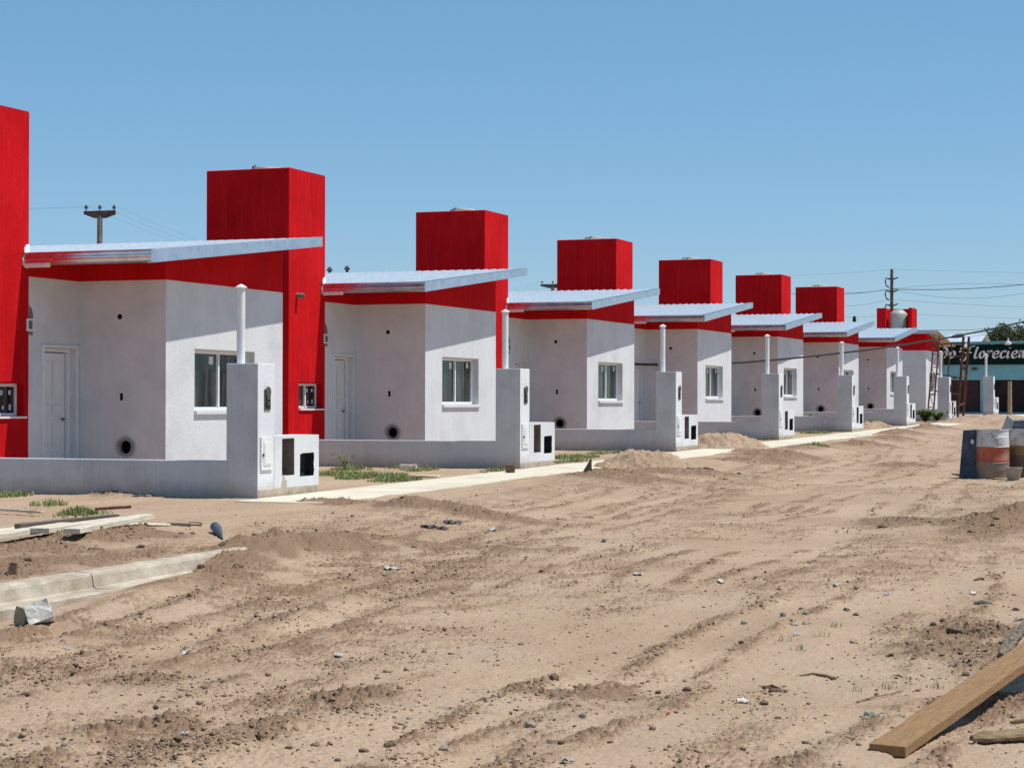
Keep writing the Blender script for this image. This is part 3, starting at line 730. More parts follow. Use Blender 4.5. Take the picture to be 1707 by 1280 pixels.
# ------------------------------------------------------------------ loose clods and gravel (nobody could count them)
def ico(sub):
    bm = bmesh.new(); bmesh.ops.create_icosphere(bm, subdivisions=sub, radius=1)
    v = np.array([x.co[:] for x in bm.verts], np.float32); f = np.array([[q.index for q in t.verts] for t in bm.faces], np.int32); bm.free(); return v, f
def scatter(name, label, cat, xs, ys, rs, sub, c_lo, c_hi, seed, tone=None):
    v, f = ico(sub); n = len(xs); rng = np.random.default_rng(seed)
    zs = ground(xs, ys)[0]
    sc = rs[:, None]*np.stack([rng.uniform(.75, 1.5, n), rng.uniform(.75, 1.4, n), rng.uniform(.45, .9, n)], -1)
    pert = 1+rng.uniform(-.42, .42, (n, len(v), 1))
    a = rng.uniform(0, 2*np.pi, n); ca, sa = np.cos(a)[:, None], np.sin(a)[:, None]
    P = v[None]*pert*sc[:, None, :]
    Q = np.stack([P[..., 0]*ca-P[..., 1]*sa, P[..., 0]*sa+P[..., 1]*ca, P[..., 2]], -1)
    Q += np.stack([xs, ys, zs+rs*.22], -1)[:, None, :]
    F = (f[None]+(np.arange(n)*len(v))[:, None, None]).reshape(-1, 3)
    me = bpy.data.meshes.new(name)
    me.vertices.add(n*len(v)); me.vertices.foreach_set('co', Q.astype(np.float32).ravel())
    me.loops.add(F.size); me.loops.foreach_set('vertex_index', F.ravel().astype(np.int32))
    me.polygons.add(len(F)); me.polygons.foreach_set('loop_start', (np.arange(len(F))*3).astype(np.int32))
    t = rng.random(n) if tone is None else tone
    at = me.attributes.new('tone', 'FLOAT', 'POINT'); at.data.foreach_set('value', np.repeat(t, len(v)).astype(np.float32))
    me.update(calc_edges=True)
    m, nt, b = newmat(name+'_soil')
    ta = N(nt, 'ShaderNodeAttribute', attribute_name='tone'); cr = N(nt, 'ShaderNodeValToRGB')
    cr.color_ramp.elements[0].color = (*c_lo, 1); cr.color_ramp.elements[1].color = (*c_hi, 1)
    nt.links.new(ta.outputs['Fac'], cr.inputs[0]); nt.links.new(cr.outputs[0], b.inputs['Base Color']); b.inputs['Roughness'].default_value = .95; b.inputs['Specular IOR Level'].default_value = .1
    geo = N(nt, 'ShaderNodeNewGeometry'); nz = N(nt, 'ShaderNodeTexNoise', Scale=120, Detail=4); nt.links.new(geo.outputs['Position'], nz.inputs['Vector'])
    bp = N(nt, 'ShaderNodeBump', Strength=.6, Distance=.008); nt.links.new(nz.outputs[0], bp.inputs['Height']); nt.links.new(bp.outputs[0], b.inputs['Normal'])
    me.materials.append(m)
    o = bpy.data.objects.new(name, me); C.objects.link(o); tag(o, label, cat, kind='stuff'); return o
def candidates(n, seed, r0=6.5, r1=60, pw=1.0):
    rng = np.random.default_rng(seed)
    r = r0*(r1/r0)**(rng.random(n)**pw); a = TH+np.radians(rng.uniform(-17, 17, n))
    return r*np.cos(a), r*np.sin(a), rng
def density(X, Y):
    rg, bm_ = ground(X, Y, full='rough')
    clump = sst(.40, .75, fbm(X*1.7, Y*2.3, 33))
    ok = (Y < 11.0) | (X < 22)
    ok &= ~((Y > 8.1) & (Y < 9.1) & (X < 16.3))
    return (np.clip(rg*.9+bm_*1.1, 0, 1.6)*(.10+clump)+.02)*ok
X, Y, rng = candidates(900000, 5)
keep = rng.random(len(X)) < density(X, Y)*.36
X, Y = X[keep], Y[keep]; n = len(X)
rs = np.clip(np.exp(rng.normal(math.log(.0047), .5, n)), .0025, .022)
scatter('dirt_crumbs', 'loose brown crumbs of earth strewn along the wheel tracks', 'dirt', X, Y, rs, 1, (.17, .105, .064), (.42, .29, .19), 6)
X, Y, rng = candidates(140000, 25)
keep = rng.random(len(X)) < ground(X, Y, full='rough')[1]*.07*((Y < 11.0) | (X < 22))*(1-((Y > 8.3) & (Y < 9.1) & (X < 15.6)))
X, Y = X[keep], Y[keep]; n = len(X)
scatter('clod_rubble', 'lumpy dark earth clods strewn over the low dirt ridges', 'dirt', X, Y, np.clip(np.exp(rng.normal(math.log(.0085), .5, n)), .004, .028), 2, (.11, .066, .04), (.26, .17, .11), 26)
X, Y, rng = candidates(9000, 15, 7, 34)
keep = rng.random(len(X)) < (.12+1.0*sst(.55, .7, fbm(X*.5+1, Y*.7, 37)))*(Y < 6)*.5
X, Y = X[keep], Y[keep]; n = len(X)
scatter('gravel', 'pale grey gravel and grit scattered over the sandy road', 'gravel', X, Y, np.clip(np.exp(rng.normal(math.log(.0055), .4, n)), .003, .015), 1, (.17, .14, .115), (.50, .43, .35), 16)
# ------------------------------------------------------------------ pavement and kerb
def slab_strip(xa, xb, ya, yb, top, name, label):
    m = MB(); n = int((xb-xa)/1.2)
    for k in range(n):
        x0 = xa+(xb-xa)*k/n; x1 = xa+(xb-xa)*(k+1)/n-.008
        j = random.uniform(-.004, .004)
        P = [(x0, ya+random.uniform(-.02, .02)), (x1, ya+random.uniform(-.02, .02)), (x1, yb), (x0, yb)]
        zf = lambda x: SL*(x-X0)+top+j
        o = len(m.v)
        m.v += [(x, y, zf(x)-.12) for x, y in P]+[(x, y, zf(x)) for x, y in P]
        for q in ((3, 2, 1, 0), (4, 5, 6, 7), (0, 1, 5, 4), (1, 2, 6, 5), (2, 3, 7, 6), (3, 0, 4, 7)): m.f.append([o+w for w in q]); m.m.append(0)
    o = m.build(name, PALE, None, bevel=.006, merge=False); tag(o, label, 'pavement', kind='structure'); return o
slab_strip(22.9, 100.5, 11.08, 12.33, .026, 'pavement', 'pale concrete pavement running along the front of the pillars')
def sweep_x(m, prof, xs, jit=0, mi=0):
    n = len(prof); o = len(m.v)
    for x in xs:
        for (y, z) in prof: m.v.append((x, y+random.uniform(-jit, jit), SL*(x-X0)+z+random.uniform(-jit, jit)))
    for k in range(len(xs)-1):
        for j in range(n):
            m.f.append([o+k*n+j, o+k*n+(j+1) % n, o+(k+1)*n+(j+1) % n, o+(k+1)*n+j]); m.m.append(mi)
    m.f.append([o+j for j in range(n)]); m.m.append(mi); m.f.append([o+(len(xs)-1)*n+j for j in range(n)][::-1]); m.m.append(mi)
kb = MB()
prof = [(8.57, -.42), (8.57, -.135), (8.585, -.125), (8.78, -.128), (8.80, -.118), (8.815, -.03), (8.83, -.008), (8.86, 0), (8.97, .002), (8.985, -.012), (8.99, -.42)]
for (xa, xb) in ((4.0, 9.9), (9.91, 14.02), (14.03, 17.2)):
    sweep_x(kb, prof, np.linspace(xa, xb, int((xb-xa)/.14)), .004)
k = kb.build('kerb', KERB, None, merge=False, smooth=False)
tag(k, 'pale concrete kerb and gutter ending under the dirt mound', 'kerb', kind='structure')
# ------------------------------------------------------------------ small rock-like bodies
def rock(name, p, s, seed, m, label, cat, group=None, rot=None, sub=2, amp=.25, sink=.25, flat=1):
    bm = bmesh.new(); bmesh.ops.create_icosphere(bm, subdivisions=sub, radius=1)
    r = random.Random(seed); ph = [r.uniform(0, 6.28) for _ in range(6)]
    rz = r.uniform(0, 6.28) if rot is None else rot
    for v in bm.verts:
        q = v.co.copy()
        k = 1+amp*(.6*math.sin(3.1*q.x+ph[0])*math.sin(2.7*q.y+ph[1])+.5*math.sin(5.3*q.z+ph[2]+2*q.x)+.4*math.sin(7*q.y+ph[3])*math.cos(6*q.x+ph[4]))+r.uniform(-.09, .09)
        v.co = Vector((q.x*s[0]*k, q.y*s[1]*k, q.z*s[2]*k))
    bmesh.ops.rotate(bm, verts=bm.verts, matrix=Matrix.Rotation(rz, 3, 'Z'))
    me = bpy.data.meshes.new(name); bm.to_mesh(me); bm.free(); me.materials.append(m)
    o = bpy.data.objects.new(name, me); C.objects.link(o); o.location = (p.x, p.y, p.z+s[2]*(1-sink*2)*.5)
    tag(o, label, cat, group); return o
CLOD = mat('clod_earth', (.11, .068, .044), (.21, .138, .09), 30, .95, .7, 90)
STONE = mat('grey_stone', (.23, .185, .14), (.40, .34, .27), 22, .9, .5, 90)
BRICK = mat('brick_bit', (.30, .085, .04), (.38, .13, .06), 30, .9, .4, 80)
RUBBLE = mat('mossy_rubble', (.20, .19, .13), (.40, .37, .28), 20, .95, .6, 80)
stones = [ # px, py, half width px, height px, kind
 (885, 1210, 12, 12, 's'), (972, 1195, 7, 12, 's'), (935, 1149, 6, 8, 's'), (925, 1132, 11, 14, 'c'), (1147, 1149, 8, 10, 'c'), (1099, 1152, 5, 8, 'c'), (1176, 1143, 5, 6, 'c'),
 (1345, 1022, 6, 10, 's'), (1307, 1024, 6, 12, 's'), (1242, 1038, 7, 7, 's'), (1270, 1009, 4, 6, 'c'), (1337, 1012, 5, 5, 'c'), (1325, 1039, 6, 5, 's'), (1345, 1037, 8, 6, 's'), (1412, 1015, 6, 7, 'c'), (1428, 1022, 6, 5, 'c'),
 (652, 1247, 11, 14, 'c'), (743, 1249, 13, 10, 's'), (608, 1254, 9, 7, 'c'), (833, 1244, 4, 6, 's'), (565, 1271, 7, 8, 'c'), (860, 1274, 8, 5, 'c'), (748, 1190, 8, 5, 's'),
 (1557, 1040, 7, 8, 'c'), (1573, 1033, 6, 8, 'c'), (1552, 1052, 9, 6, 'c'), (1597, 1106, 6, 5, 'c'), (1612, 1123, 8, 8, 'c'), (1275, 1172, 8, 8, 'c'), (1299, 1197, 7, 6, 'c'), (1296, 1151, 14, 8, 'c'), (1505, 1191, 6, 5, 's'), (1401, 1274, 5, 5, 'c'), (1651, 1072, 8, 6, 'c'),
 (1157, 1157, 5, 4, 'c'), (1077, 1087, 4, 4, 'c'), (1237, 1070, 5, 5, 'c'), (1217, 1081, 5, 4, 'c'), (1299, 980, 5, 4, 'c'), (1695, 1013, 7, 6, 'c'),
 (330, 1268, 9, 7, 'c'), (240, 1240, 10, 6, 'c'), (305, 1155, 8, 5, 'c'), (45, 1166, 7, 5, 'c'), (335, 1247, 5, 7, 's'), (160, 918, 15, 9, 'c'), (48, 948, 9, 12, 'c'), (403, 899, 12, 6, 'c'), (236, 917, 7, 8, 'c'), (398, 935, 11, 9, 'c'), (372, 928, 8, 10, 'c'), (336, 942, 7, 8, 'c'), (318, 950, 6, 8, 'c'),
 (1470, 877, 6, 4, 'c'), (1620, 884, 7, 4, 'c'), (1060, 795, 6, 6, 'c'), (1118, 786, 6, 6, 'c'), (1232, 803, 5, 4, 'c'), (1700, 1030, 8, 9, 's')]
for i, (px, py, hw, hh, kd) in enumerate(stones):
    p = gp(px, py); D = p.x*math.cos(TH)+p.y*math.sin(TH); w = hw*D/F_PX; h = hh*D/F_PX
    if kd == 'c': rock('dirt_clod', p, (w, w*random.uniform(.75, 1.2), h*.62), 100+i, CLOD, 'dark brown dirt clod lying loose on the sandy ground', 'clod', 'dirt clods lying on the sandy ground')
    else: rock('stone', p, (w, w*random.uniform(.75, 1.2), h*.62), 100+i, STONE, 'grey stone lying loose on the sandy road', 'stone', 'grey stones lying on the sandy road')
p = gp(1453, 1196); rock('rubble_lump', p, (.05, .032, .03), 901, RUBBLE, 'mossy grey lump of rubble just left of the wooden plank', 'rubble', rot=-1.0)
for i, (px, py) in enumerate(((1177, 985), (1116, 1189), (1128, 1187), (1195, 985))):
    p = gp(px, py); rock('brick_fragment', p, (.012, .012, .01), 920+i, BRICK, 'tiny orange brick fragment on the sandy road', 'brick', 'orange brick fragments on the road')
# concrete chunk with a white face by the kerb
# ------------------------------------------------------------------ sand piles
def pile(px, py, rx, ry, h, seed, label, rel=0.0, skew=0):
    c = onG(px, py, rel); n = 110; V = []; Fc = []
    g = np.linspace(-1.45, 1.45, n); U, W = np.meshgrid(g, g)
    X = c.x+U*rx; Y = c.y+W*ry
    q = np.sqrt(U**2+W**2)*(1+.28*(fbm(U*1.3+seed, W*1.3, seed)-.5))
    prof = np.clip(1-q, 0, 1)**.85*(1-.35*np.exp(-(q/.22)**2))
    lum = fbm(X*3.2, Y*3.2, seed+3, 4)
    Z = c.z-.10+h*prof*(1.15+.5*(lum-.5))+(prof > .02)*((fbm(X*7, Y*8, seed+5, 3)-.5)*.13+np.clip(vn(X*15, Y*17, seed+6)-.55, 0, 1)*.10+np.clip(vn(X*26, Y*28, seed+7)-.55, 0, 1)*.06)+.10*np.clip(1.3-q, 0, 1)
    me = bpy.data.meshes.new('sand_pile')
    V = [(float(a-c.x), float(b-c.y), float(d-c.z)) for a, b, d in zip(X.ravel(), Y.ravel(), Z.ravel())]
    Fc = [(j*n+i, j*n+i+1, (j+1)*n+i+1, (j+1)*n+i) for j in range(n-1) for i in range(n-1)]
    me.from_pydata(V, [], Fc); me.polygons.foreach_set('use_smooth', [True]*len(Fc))
    at = me.attributes.new('damp', 'FLOAT', 'POINT'); at.data.foreach_set('value', np.clip((fbm(X*2, Y*2, seed+9)-.45)*1.6, 0, .6).ravel().astype(np.float32))
    me.materials.append(MATS['soil']); o = bpy.data.objects.new('sand_pile', me); C.objects.link(o); o.location = c
    tag(o, label, 'sand pile', 'sand piles along the pavement')
pile(1078, 776, 1.0, 1.0, .30, 3, 'sand pile spilling across the pavement before the third pillar', .03)
pile(1205, 745, 1.1, 1.2, .36, 5, 'sand pile against the fourth boundary wall, behind the pavement', .02)
pile(1655, 703, 3.6, 2.6, .34, 8, 'broad sand mound in front of the green shop and drums', -.02)
pile(1455, 712, 1.0, .8, .22, 12, 'low heap of dark earth at the foot of the sixth boundary wall', 0)
# ------------------------------------------------------------------ grass and weeds
def blade_mesh(name, patches, mats, hl=(.05, .13), wd=.006, seed=1):
    r = random.Random(seed); m = MB()
    for (cx, cy, rx, ry, n) in patches:
        for _ in range(int(n*1.7)):
            a = r.uniform(0, 6.28); q = math.sqrt(r.random()); x = cx+rx*q*math.cos(a); y = cy+ry*q*math.sin(a)
            if vn(np.array([x*2.5]), np.array([y*2.5]), 55)[0] < .36: continue
            m.v  # blades
            h = r.uniform(*hl)*(1.15-.6*q); ln = r.uniform(.2, 1.0)*h; t = r.uniform(0, 6.28)
            BL.append((x, y, h, ln, t, r.uniform(.6, 1.3)*wd, r.randrange(len(mats))))
    xs = np.array([b[0] for b in BL]); ys = np.array([b[1] for b in BL]); zs = ground(xs, ys)[0]
    for (x, y, h, ln, t, w, mi), z in zip(BL, zs):
        dx, dy = math.cos(t), math.sin(t); sx, sy = -dy*w, dx*w; z -= .01
        m.face([(x-sx, y-sy, z), (x+sx, y+sy, z), (x+dx*ln*.4+sx*.7, y+dy*ln*.4+sy*.7, z+h*.65), (x+dx*ln*.4-sx*.7, y+dy*ln*.4-sy*.7, z+h*.65)], mi)
        m.face([(x+dx*ln*.4-sx*.7, y+dy*ln*.4-sy*.7, z+h*.65), (x+dx*ln*.4+sx*.7, y+dy*ln*.4+sy*.7, z+h*.65), (x+dx*ln, y+dy*ln, z+h)], mi)
    BL.clear(); return m.build(name, mats, None, merge=False)
BL = []
G1 = mat('grass_green', (.10, .19, .04), (.16, .26, .06), 6, .7); G2 = mat('grass_olive', (.20, .23, .07), (.29, .28, .11), 6, .7); G3 = mat('grass_dark', (.07, .13, .028), (.11, .18, .04), 6, .7)
def gpatch(px, py, rx, ry, n, rel=0): p = onG(px, py, rel); return (p.x, p.y, rx, ry, n)
gr = blade_mesh('grass', [gpatch(560, 795, .7, .6, 700), gpatch(620, 798, .9, .5, 1000), gpatch(660, 803, .7, .35, 500), gpatch(590, 785, .5, .4, 350), gpatch(660, 783, .4, .2, 160), gpatch(830, 788, .6, .25, 300), gpatch(705, 787, .6, .2, 160),
    gpatch(950, 765, 1.2, .5, 800), gpatch(960, 772, .8, .4, 450), gpatch(1010, 757, 1.0, .3, 300), gpatch(1165, 744, .5, .3, 260), gpatch(1290, 733, .8, .3, 260), gpatch(1350, 722, 1.3, .6, 700), gpatch(1380, 718, 1.2, .4, 350),
    gpatch(130, 860, .22, .22, 420), gpatch(85, 845, .3, .25, 120), gpatch(20, 831, .5, .2, 200), gpatch(140, 862, .5, .3, 80), gpatch(1365, 752, .6, .25, 120, -.1), gpatch(320, 829, .4, .1, 30)], [G1, G2, G3, G1, mat('straw', (.34, .29, .15), (.44, .38, .21), 8, .8)])
tag(gr, 'short green grass in patches at the foot of the boundary walls', 'grass', kind='stuff')
BL = []
gr = blade_mesh('dry_sprouts', [gpatch(px, py, .06, .06, 7, -.2) for px, py in ((1309, 1062), (1370, 1055), (1402, 1145), (1478, 1140), (1428, 1147), (1439, 1219), (1547, 1070), (1524, 1078), (1557, 1138), (1495, 1048), (1518, 1020), (1465, 1072), (1645, 1060), (1509, 1105), (1330, 1075), (1390, 1040))]*2, [mat('dry_grass', (.22, .17, .09), (.30, .25, .13), 8, .8), G2], (.03, .09), .0022, 4)
tag(gr, 'thin dry grass sprouts poking out of the sandy road', 'dry grass', kind='stuff')
def weed(name, p, h, n, leaf, label, mats, seed, cat='plant', arch=1.0, wide=.03):
    r = random.Random(seed); root = empty(name, p); m = MB(); st = MB()
    for k in range(n):
        t = r.uniform(0, 6.28); hh = h*r.uniform(.6, 1.05); out = arch*hh*r.uniform(.35, .9); pts = []
        for q in range(7):
            u = q/6; pts.append(Vector(p)+Vector((math.cos(t)*out*u**1.5, math.sin(t)*out*u**1.5, hh*(math.sin(u*math.pi*.62)/math.sin(math.pi*.62) if arch > .8 else u))))
        w = [wide*math.sin(math.pi*min(.97, .12+.85*q/6))+.002 for q in range(7)]
        sd = Vector((-math.sin(t), math.cos(t), 0))
        if leaf == 'strap':
            for q in range(6): m.face([pts[q]-sd*w[q], pts[q]+sd*w[q], pts[q+1]+sd*w[q+1], pts[q+1]-sd*w[q+1]], k % len(mats))
        else:
            st.tube(pts, .006, 5)
            for q in range(1, 7):
                for _ in range(3):
                    d = Vector((r.uniform(-1, 1), r.uniform(-1, 1), r.uniform(-.2, .6))).normalized(); sdd = d.cross(Vector((0, 0, 1))).normalized()*wide*.6; L_ = wide*r.uniform(2, 3.4); b = pts[q]
                    m.face([b, b+d*L_*.5+sdd, b+d*L_, b+d*L_*.5-sdd], r.randrange(len(mats)))
    m.build('foliage', mats, root, merge=False)
    if leaf != 'strap': st.build('stem', G2, root, merge=False)
    tag(root, label, cat); return root
weed('weed', gp(575, 787, 0), .26, 8, 'leaf', 'leafy weed with upright stems by the second boundary wall', [G1, G2], 3, wide=.016)
weed('strap_leaf_plant', gp(1346, 717, 0), .50, 11, 'strap', 'green plant with long arching strap leaves by the fifth boundary wall', [G1, G3], 5, arch=1.3, wide=.03)
weed('bush', gp(1543, 703, 0.0), .36, 60, 'leaf', 'dense low green bush beside the seventh meter pillar', [G1, G3, G1], 9, arch=1.5, wide=.06)
weed('bush', gp(1562, 702, 0.0), .30, 36, 'leaf', 'lower dark green bush right of the dense one, before the scaffold', [G3, G1], 10, arch=1.8, wide=.05)
# ------------------------------------------------------------------ planks, debris
m, nt, b = newmat('scaffold_plank_wood'); L = nt.links
tc = N(nt, 'ShaderNodeTexCoord'); mp = N(nt, 'ShaderNodeMapping'); mp.inputs['Scale'].default_value = (3.2, 34, 34); L.new(tc.outputs['Object'], mp.inputs['Vector'])
nz = N(nt, 'ShaderNodeTexNoise', Scale=2.2, Detail=9, Roughness=.75, Distortion=.9); L.new(mp.outputs[0], nz.inputs['Vector'])
cr = N(nt, 'ShaderNodeValToRGB'); cr.color_ramp.elements[0].position = .32; cr.color_ramp.elements[1].position = .68
cr.color_ramp.elements[0].color = (.18, .095, .042, 1); cr.color_ramp.elements[1].color = (.38, .222, .10, 1); L.new(nz.outputs[0], cr.inputs[0])
n2 = N(nt, 'ShaderNodeTexNoise', Scale=14, Detail=8, Roughness=.75); L.new(tc.outputs['Object'], n2.inputs['Vector'])
r2 = N(nt, 'ShaderNodeMapRange'); r2.inputs['From Min'].default_value = .5; r2.inputs['From Max'].default_value = .7; r2.inputs['To Max'].default_value = .75; L.new(n2.outputs[0], r2.inputs[0])
mx = nt.nodes.new('ShaderNodeMix'); mx.data_type = 'RGBA'; L.new(r2.outputs[0], mx.inputs[0]); L.new(cr.outputs[0], mx.inputs[6]); mx.inputs[7].default_value = (.27, .19, .12, 1)
L.new(mx.outputs[2], b.inputs['Base Color']); b.inputs['Roughness'].default_value = .8; b.inputs['Specular IOR Level'].default_value = .2
bp = N(nt, 'ShaderNodeBump', Strength=.5, Distance=.004); L.new(nz.outputs[0], bp.inputs['Height']); L.new(bp.outputs[0], b.inputs['Normal'])
PLANKW = m
def board(name, p0, p1, w, th, m_, label, cat, group=None, nseg=24, seed=1, roll=0, bev=.004, wob=.004):
    """board whose bottom centre line runs p0 -> p1"""
    p0 = Vector(p0); p1 = Vector(p1); d = p1-p0; Ln = d.length; d.normalize()
    s = Vector((0, 0, 1)).cross(d).normalized(); u = d.cross(s)
    Mr = Matrix.Rotation(roll, 3, d); s = Mr @ s; u = Mr @ u
    r = random.Random(seed); mb = MB(); o = 0; n = nseg
    for k in range(n+1):
        x = Ln*k/n; a = r.uniform(-wob, wob); bb = r.uniform(-wob, wob)
        mb.v += [(x, -w/2+a, 0), (x, w/2+bb, 0), (x, w/2+bb, th+r.uniform(-wob, wob)*.5), (x, -w/2+a, th+r.uniform(-wob, wob)*.5)]
    for k in range(n):
        for j in range(4):
            mb.f.append([k*4+j, k*4+(j+1) % 4, k*4+4+(j+1) % 4, k*4+4+j]); mb.m.append(0)
    mb.f.append([0, 1, 2, 3][::-1]); mb.m.append(0); mb.f.append([n*4+j for j in range(4)]); mb.m.append(0)
    ob = mb.build(name, m_, None, merge=False, bevel=bev)
    ob.matrix_world = Matrix(((d.x, s.x, u.x, p0.x), (d.y, s.y, u.y, p0.y), (d.z, s.z, u.z, p0.z), (0, 0, 0, 1)))
    tag(ob, label, cat, group); return ob
pa = onG(1481, 1260, -.2); pa.z = gz(pa.x, pa.y)
hd = math.radians(-8.5)
board('plank', pa+Vector((0, 0, .004)), pa+Vector((math.cos(hd)*3.4, math.sin(hd)*3.4, .265)), .165, .05, PLANKW, 'thick brown wooden plank rising off the sand at lower right', 'plank', wob=.003)
LOGM = mat('grey_bark', (.06, .042, .03), (.24, .185, .135), 9, .95, .8, 40, stretch=(1, 4, 4), obj=True)
BARK = mat('brown_bark', (.13, .085, .045), (.30, .215, .12), 7, .95, .8, 40, stretch=(1, 5, 5), obj=True)
def log(name, p0, p1, r0, r1, m_, label, cat='log', seed=1, jag=.07):
    r = random.Random(seed); mb = MB(); n = 16; K = 22; p0 = Vector(p0); p1 = Vector(p1)
    d = (p1-p0); Ln = d.length
    for k in range(K+1):
        u = k/K; rr = (r0+(r1-r0)*u)*(1+.1*math.sin(u*9+seed)); e = min(1, .45+6*u, .45+6*(1-u))
        cy = .02*math.sin(u*5+seed)
        for j in range(n):
            t = 2*math.pi*j/n; q = rr*e*(1+.14*math.sin(3*t+u*4+seed)+r.uniform(-jag, jag)); mb.v.append((u*Ln, cy+q*math.cos(t), q*math.sin(t)*.8))
    for k in range(K):
        for j in range(n): mb.f.append([k*n+j, k*n+(j+1) % n, (k+1)*n+(j+1) % n, (k+1)*n+j]); mb.m.append(0)
    mb.f.append(list(range(n))[::-1]); mb.m.append(0); mb.f.append([K*n+j for j in range(n)]); mb.m.append(0)
    ob = mb.build(name, m_, None, merge=False); dn = d.normalized(); s = Vector((0, 0, 1)).cross(dn).normalized(); u_ = dn.cross(s)
    ob.matrix_world = Matrix(((dn.x, s.x, u_.x, p0.x), (dn.y, s.y, u_.y, p0.y), (dn.z, s.z, u_.z, p0.z), (0, 0, 0, 1)))
    tag(ob, label, cat); return ob
a = gp(1622, 1238); b_ = gp(1800, 1222); log('log', a+Vector((0, 0, .025)), b_+Vector((0, 0, .03)), .036, .034, BARK, 'short brown log lying right of the plank at the frame edge', seed=3)
a = gp(1664, 1095); b_ = gp(1735, 1030); log('log', a+Vector((0, 0, .02)), b_+Vector((0, 0, .022)), .036, .044, LOGM, 'rough grey log lying behind the raised end of the plank', seed=5, jag=.22)
a = gp(1690, 1218); b_ = gp(1760, 1208); log('stick', a+Vector((0, 0, .05)), b_+Vector((0, 0, .05)), .014, .012, BARK, 'thin stick lying on the brown log at the frame edge', 'stick', seed=7)
def twig(name, pts, r, m_, label, cat='stick', rel=-.2, h=.01):
    P = [gp(px, py, rel)+Vector((0, 0, h)) for px, py in pts]
    root = MB().tube(P, r if isinstance(r, list) else [r*(1-.5*i/len(P)) for i in range(len(P))], 7).build(name, m_, None, loc=P[0], smooth=True); tag(root, label, cat); return root
twig('twig', [(1430, 1170), (1455, 1163), (1485, 1157), (1507, 1150)], .0045, BARK, 'thin branched twig lying on the sand left of the plank')
twig('stick', [(1393, 1130), (1378, 1125), (1355, 1122), (1330, 1124)], [.012, .011, .008, .005], BARK, 'curved brown stick half buried in the sand, pointing left', h=.006)
twig('stick', [(1583, 1052), (1605, 1057), (1625, 1053), (1645, 1050)], [.022, .02, .012, .006], CLOD, 'dark curved piece of wood above the raised plank', h=.012)
twig('stick', [(1625, 966), (1634, 964), (1642, 965)], [.006, .016, .014], CLOD, 'small dark stick on the sand near the right edge', h=.01)
twig('stick', [(1626, 1004), (1640, 1003), (1654, 1005)], [.016, .018, .016], STONE, 'short grey stick of driftwood near the right edge', h=.012)
twig('stick', [(1275, 1146), (1290, 1143), (1312, 1151)], .012, CLOD, 'short dark stick above the cracked crust of sand', h=.008)
twig('stick', [(280, 876), (300, 878), (318, 880)], .012, BARK, 'small dark stick beside the bent iron rod', rel=0)
twig('stick', [(955, 863), (972, 862), (990, 863.5)], .009, CLOD, 'dark stick lying on the middle of the road', h=.004)
twig('stick', [(1147, 802), (1160, 800), (1175, 803), (1190, 804)], [.03, .022, .02, .012], CABLE, 'black strip of plastic lying beyond the broken pavement', cat='scrap', h=.015)
twig('bent_rod', [(283, 876), (300, 876.5), (320, 878), (335, 879), (338, 876), (330, 874), (315, 874)], .009, IRON, 'bent iron rod with a hooked end beside the white boards', 'rod', rel=0, h=.012)
# white boards on the left
WB1 = mat('weathered_white_board', (.50, .43, .32), (.70, .62, .49), 7, .85, .4, 30, stretch=(.6, 5, 5), obj=True)
WB2 = mat('dark_board_end', (.10, .08, .065), (.16, .13, .10), 7, .9)
def gboard(name, pa_, pb_, w, th, m_, label, group=None, za=.01, zb=.01, rel=-.02, seed=1):
    a_ = gp(*pa_, rel); b__ = gp(*pb_, rel); return board(name, a_+Vector((0, 0, za)), b__+Vector((0, 0, zb)), w, th, m_, label, 'board', group, seed=seed)
gb = 'pale boards left lying by the kerb'
gboard('board', (-40, 917), (118, 893), .20, .05, WB1, 'long pale board in front, nearest the kerb, of the pile at left', gb, .06, .06, seed=2)
gboard('board', (66, 903), (212, 881), .20, .05, WB1, 'middle pale board of the pile at left, crossing the others', gb, .05, .06, seed=3)
gboard('board', (120, 902), (245, 880), .16, .05, WB1, 'pale board with the longest dark shadow, right of the pile', gb, .07, .08, seed=4)
gboard('board', (30, 892), (195, 880), .10, .05, WB2, 'dark weathered batten between the pale boards', gb, .04, .08, seed=5)
gboard('board', (-20, 897), (150, 876), .35, .02, PALE, 'broad pale sheet lying behind the boards at left', gb, .02, .02, seed=6)
gboard('board', (160, 876), (218, 871), .03, .03, RUST, 'thin rusty bar on top of the pale boards', gb, .14, .14, seed=7)
gboard('board', (190, 879), (285, 878), .25, .015, PALE, 'thin pale offcut half sunk in sand at the end of the boards', gb, .01, .0, seed=8)
gboard('board', (-30, 860), (72, 864), .05, .03, WB1, 'narrow grey batten lying behind the board pile at the left edge', gb, .03, .03, seed=9)
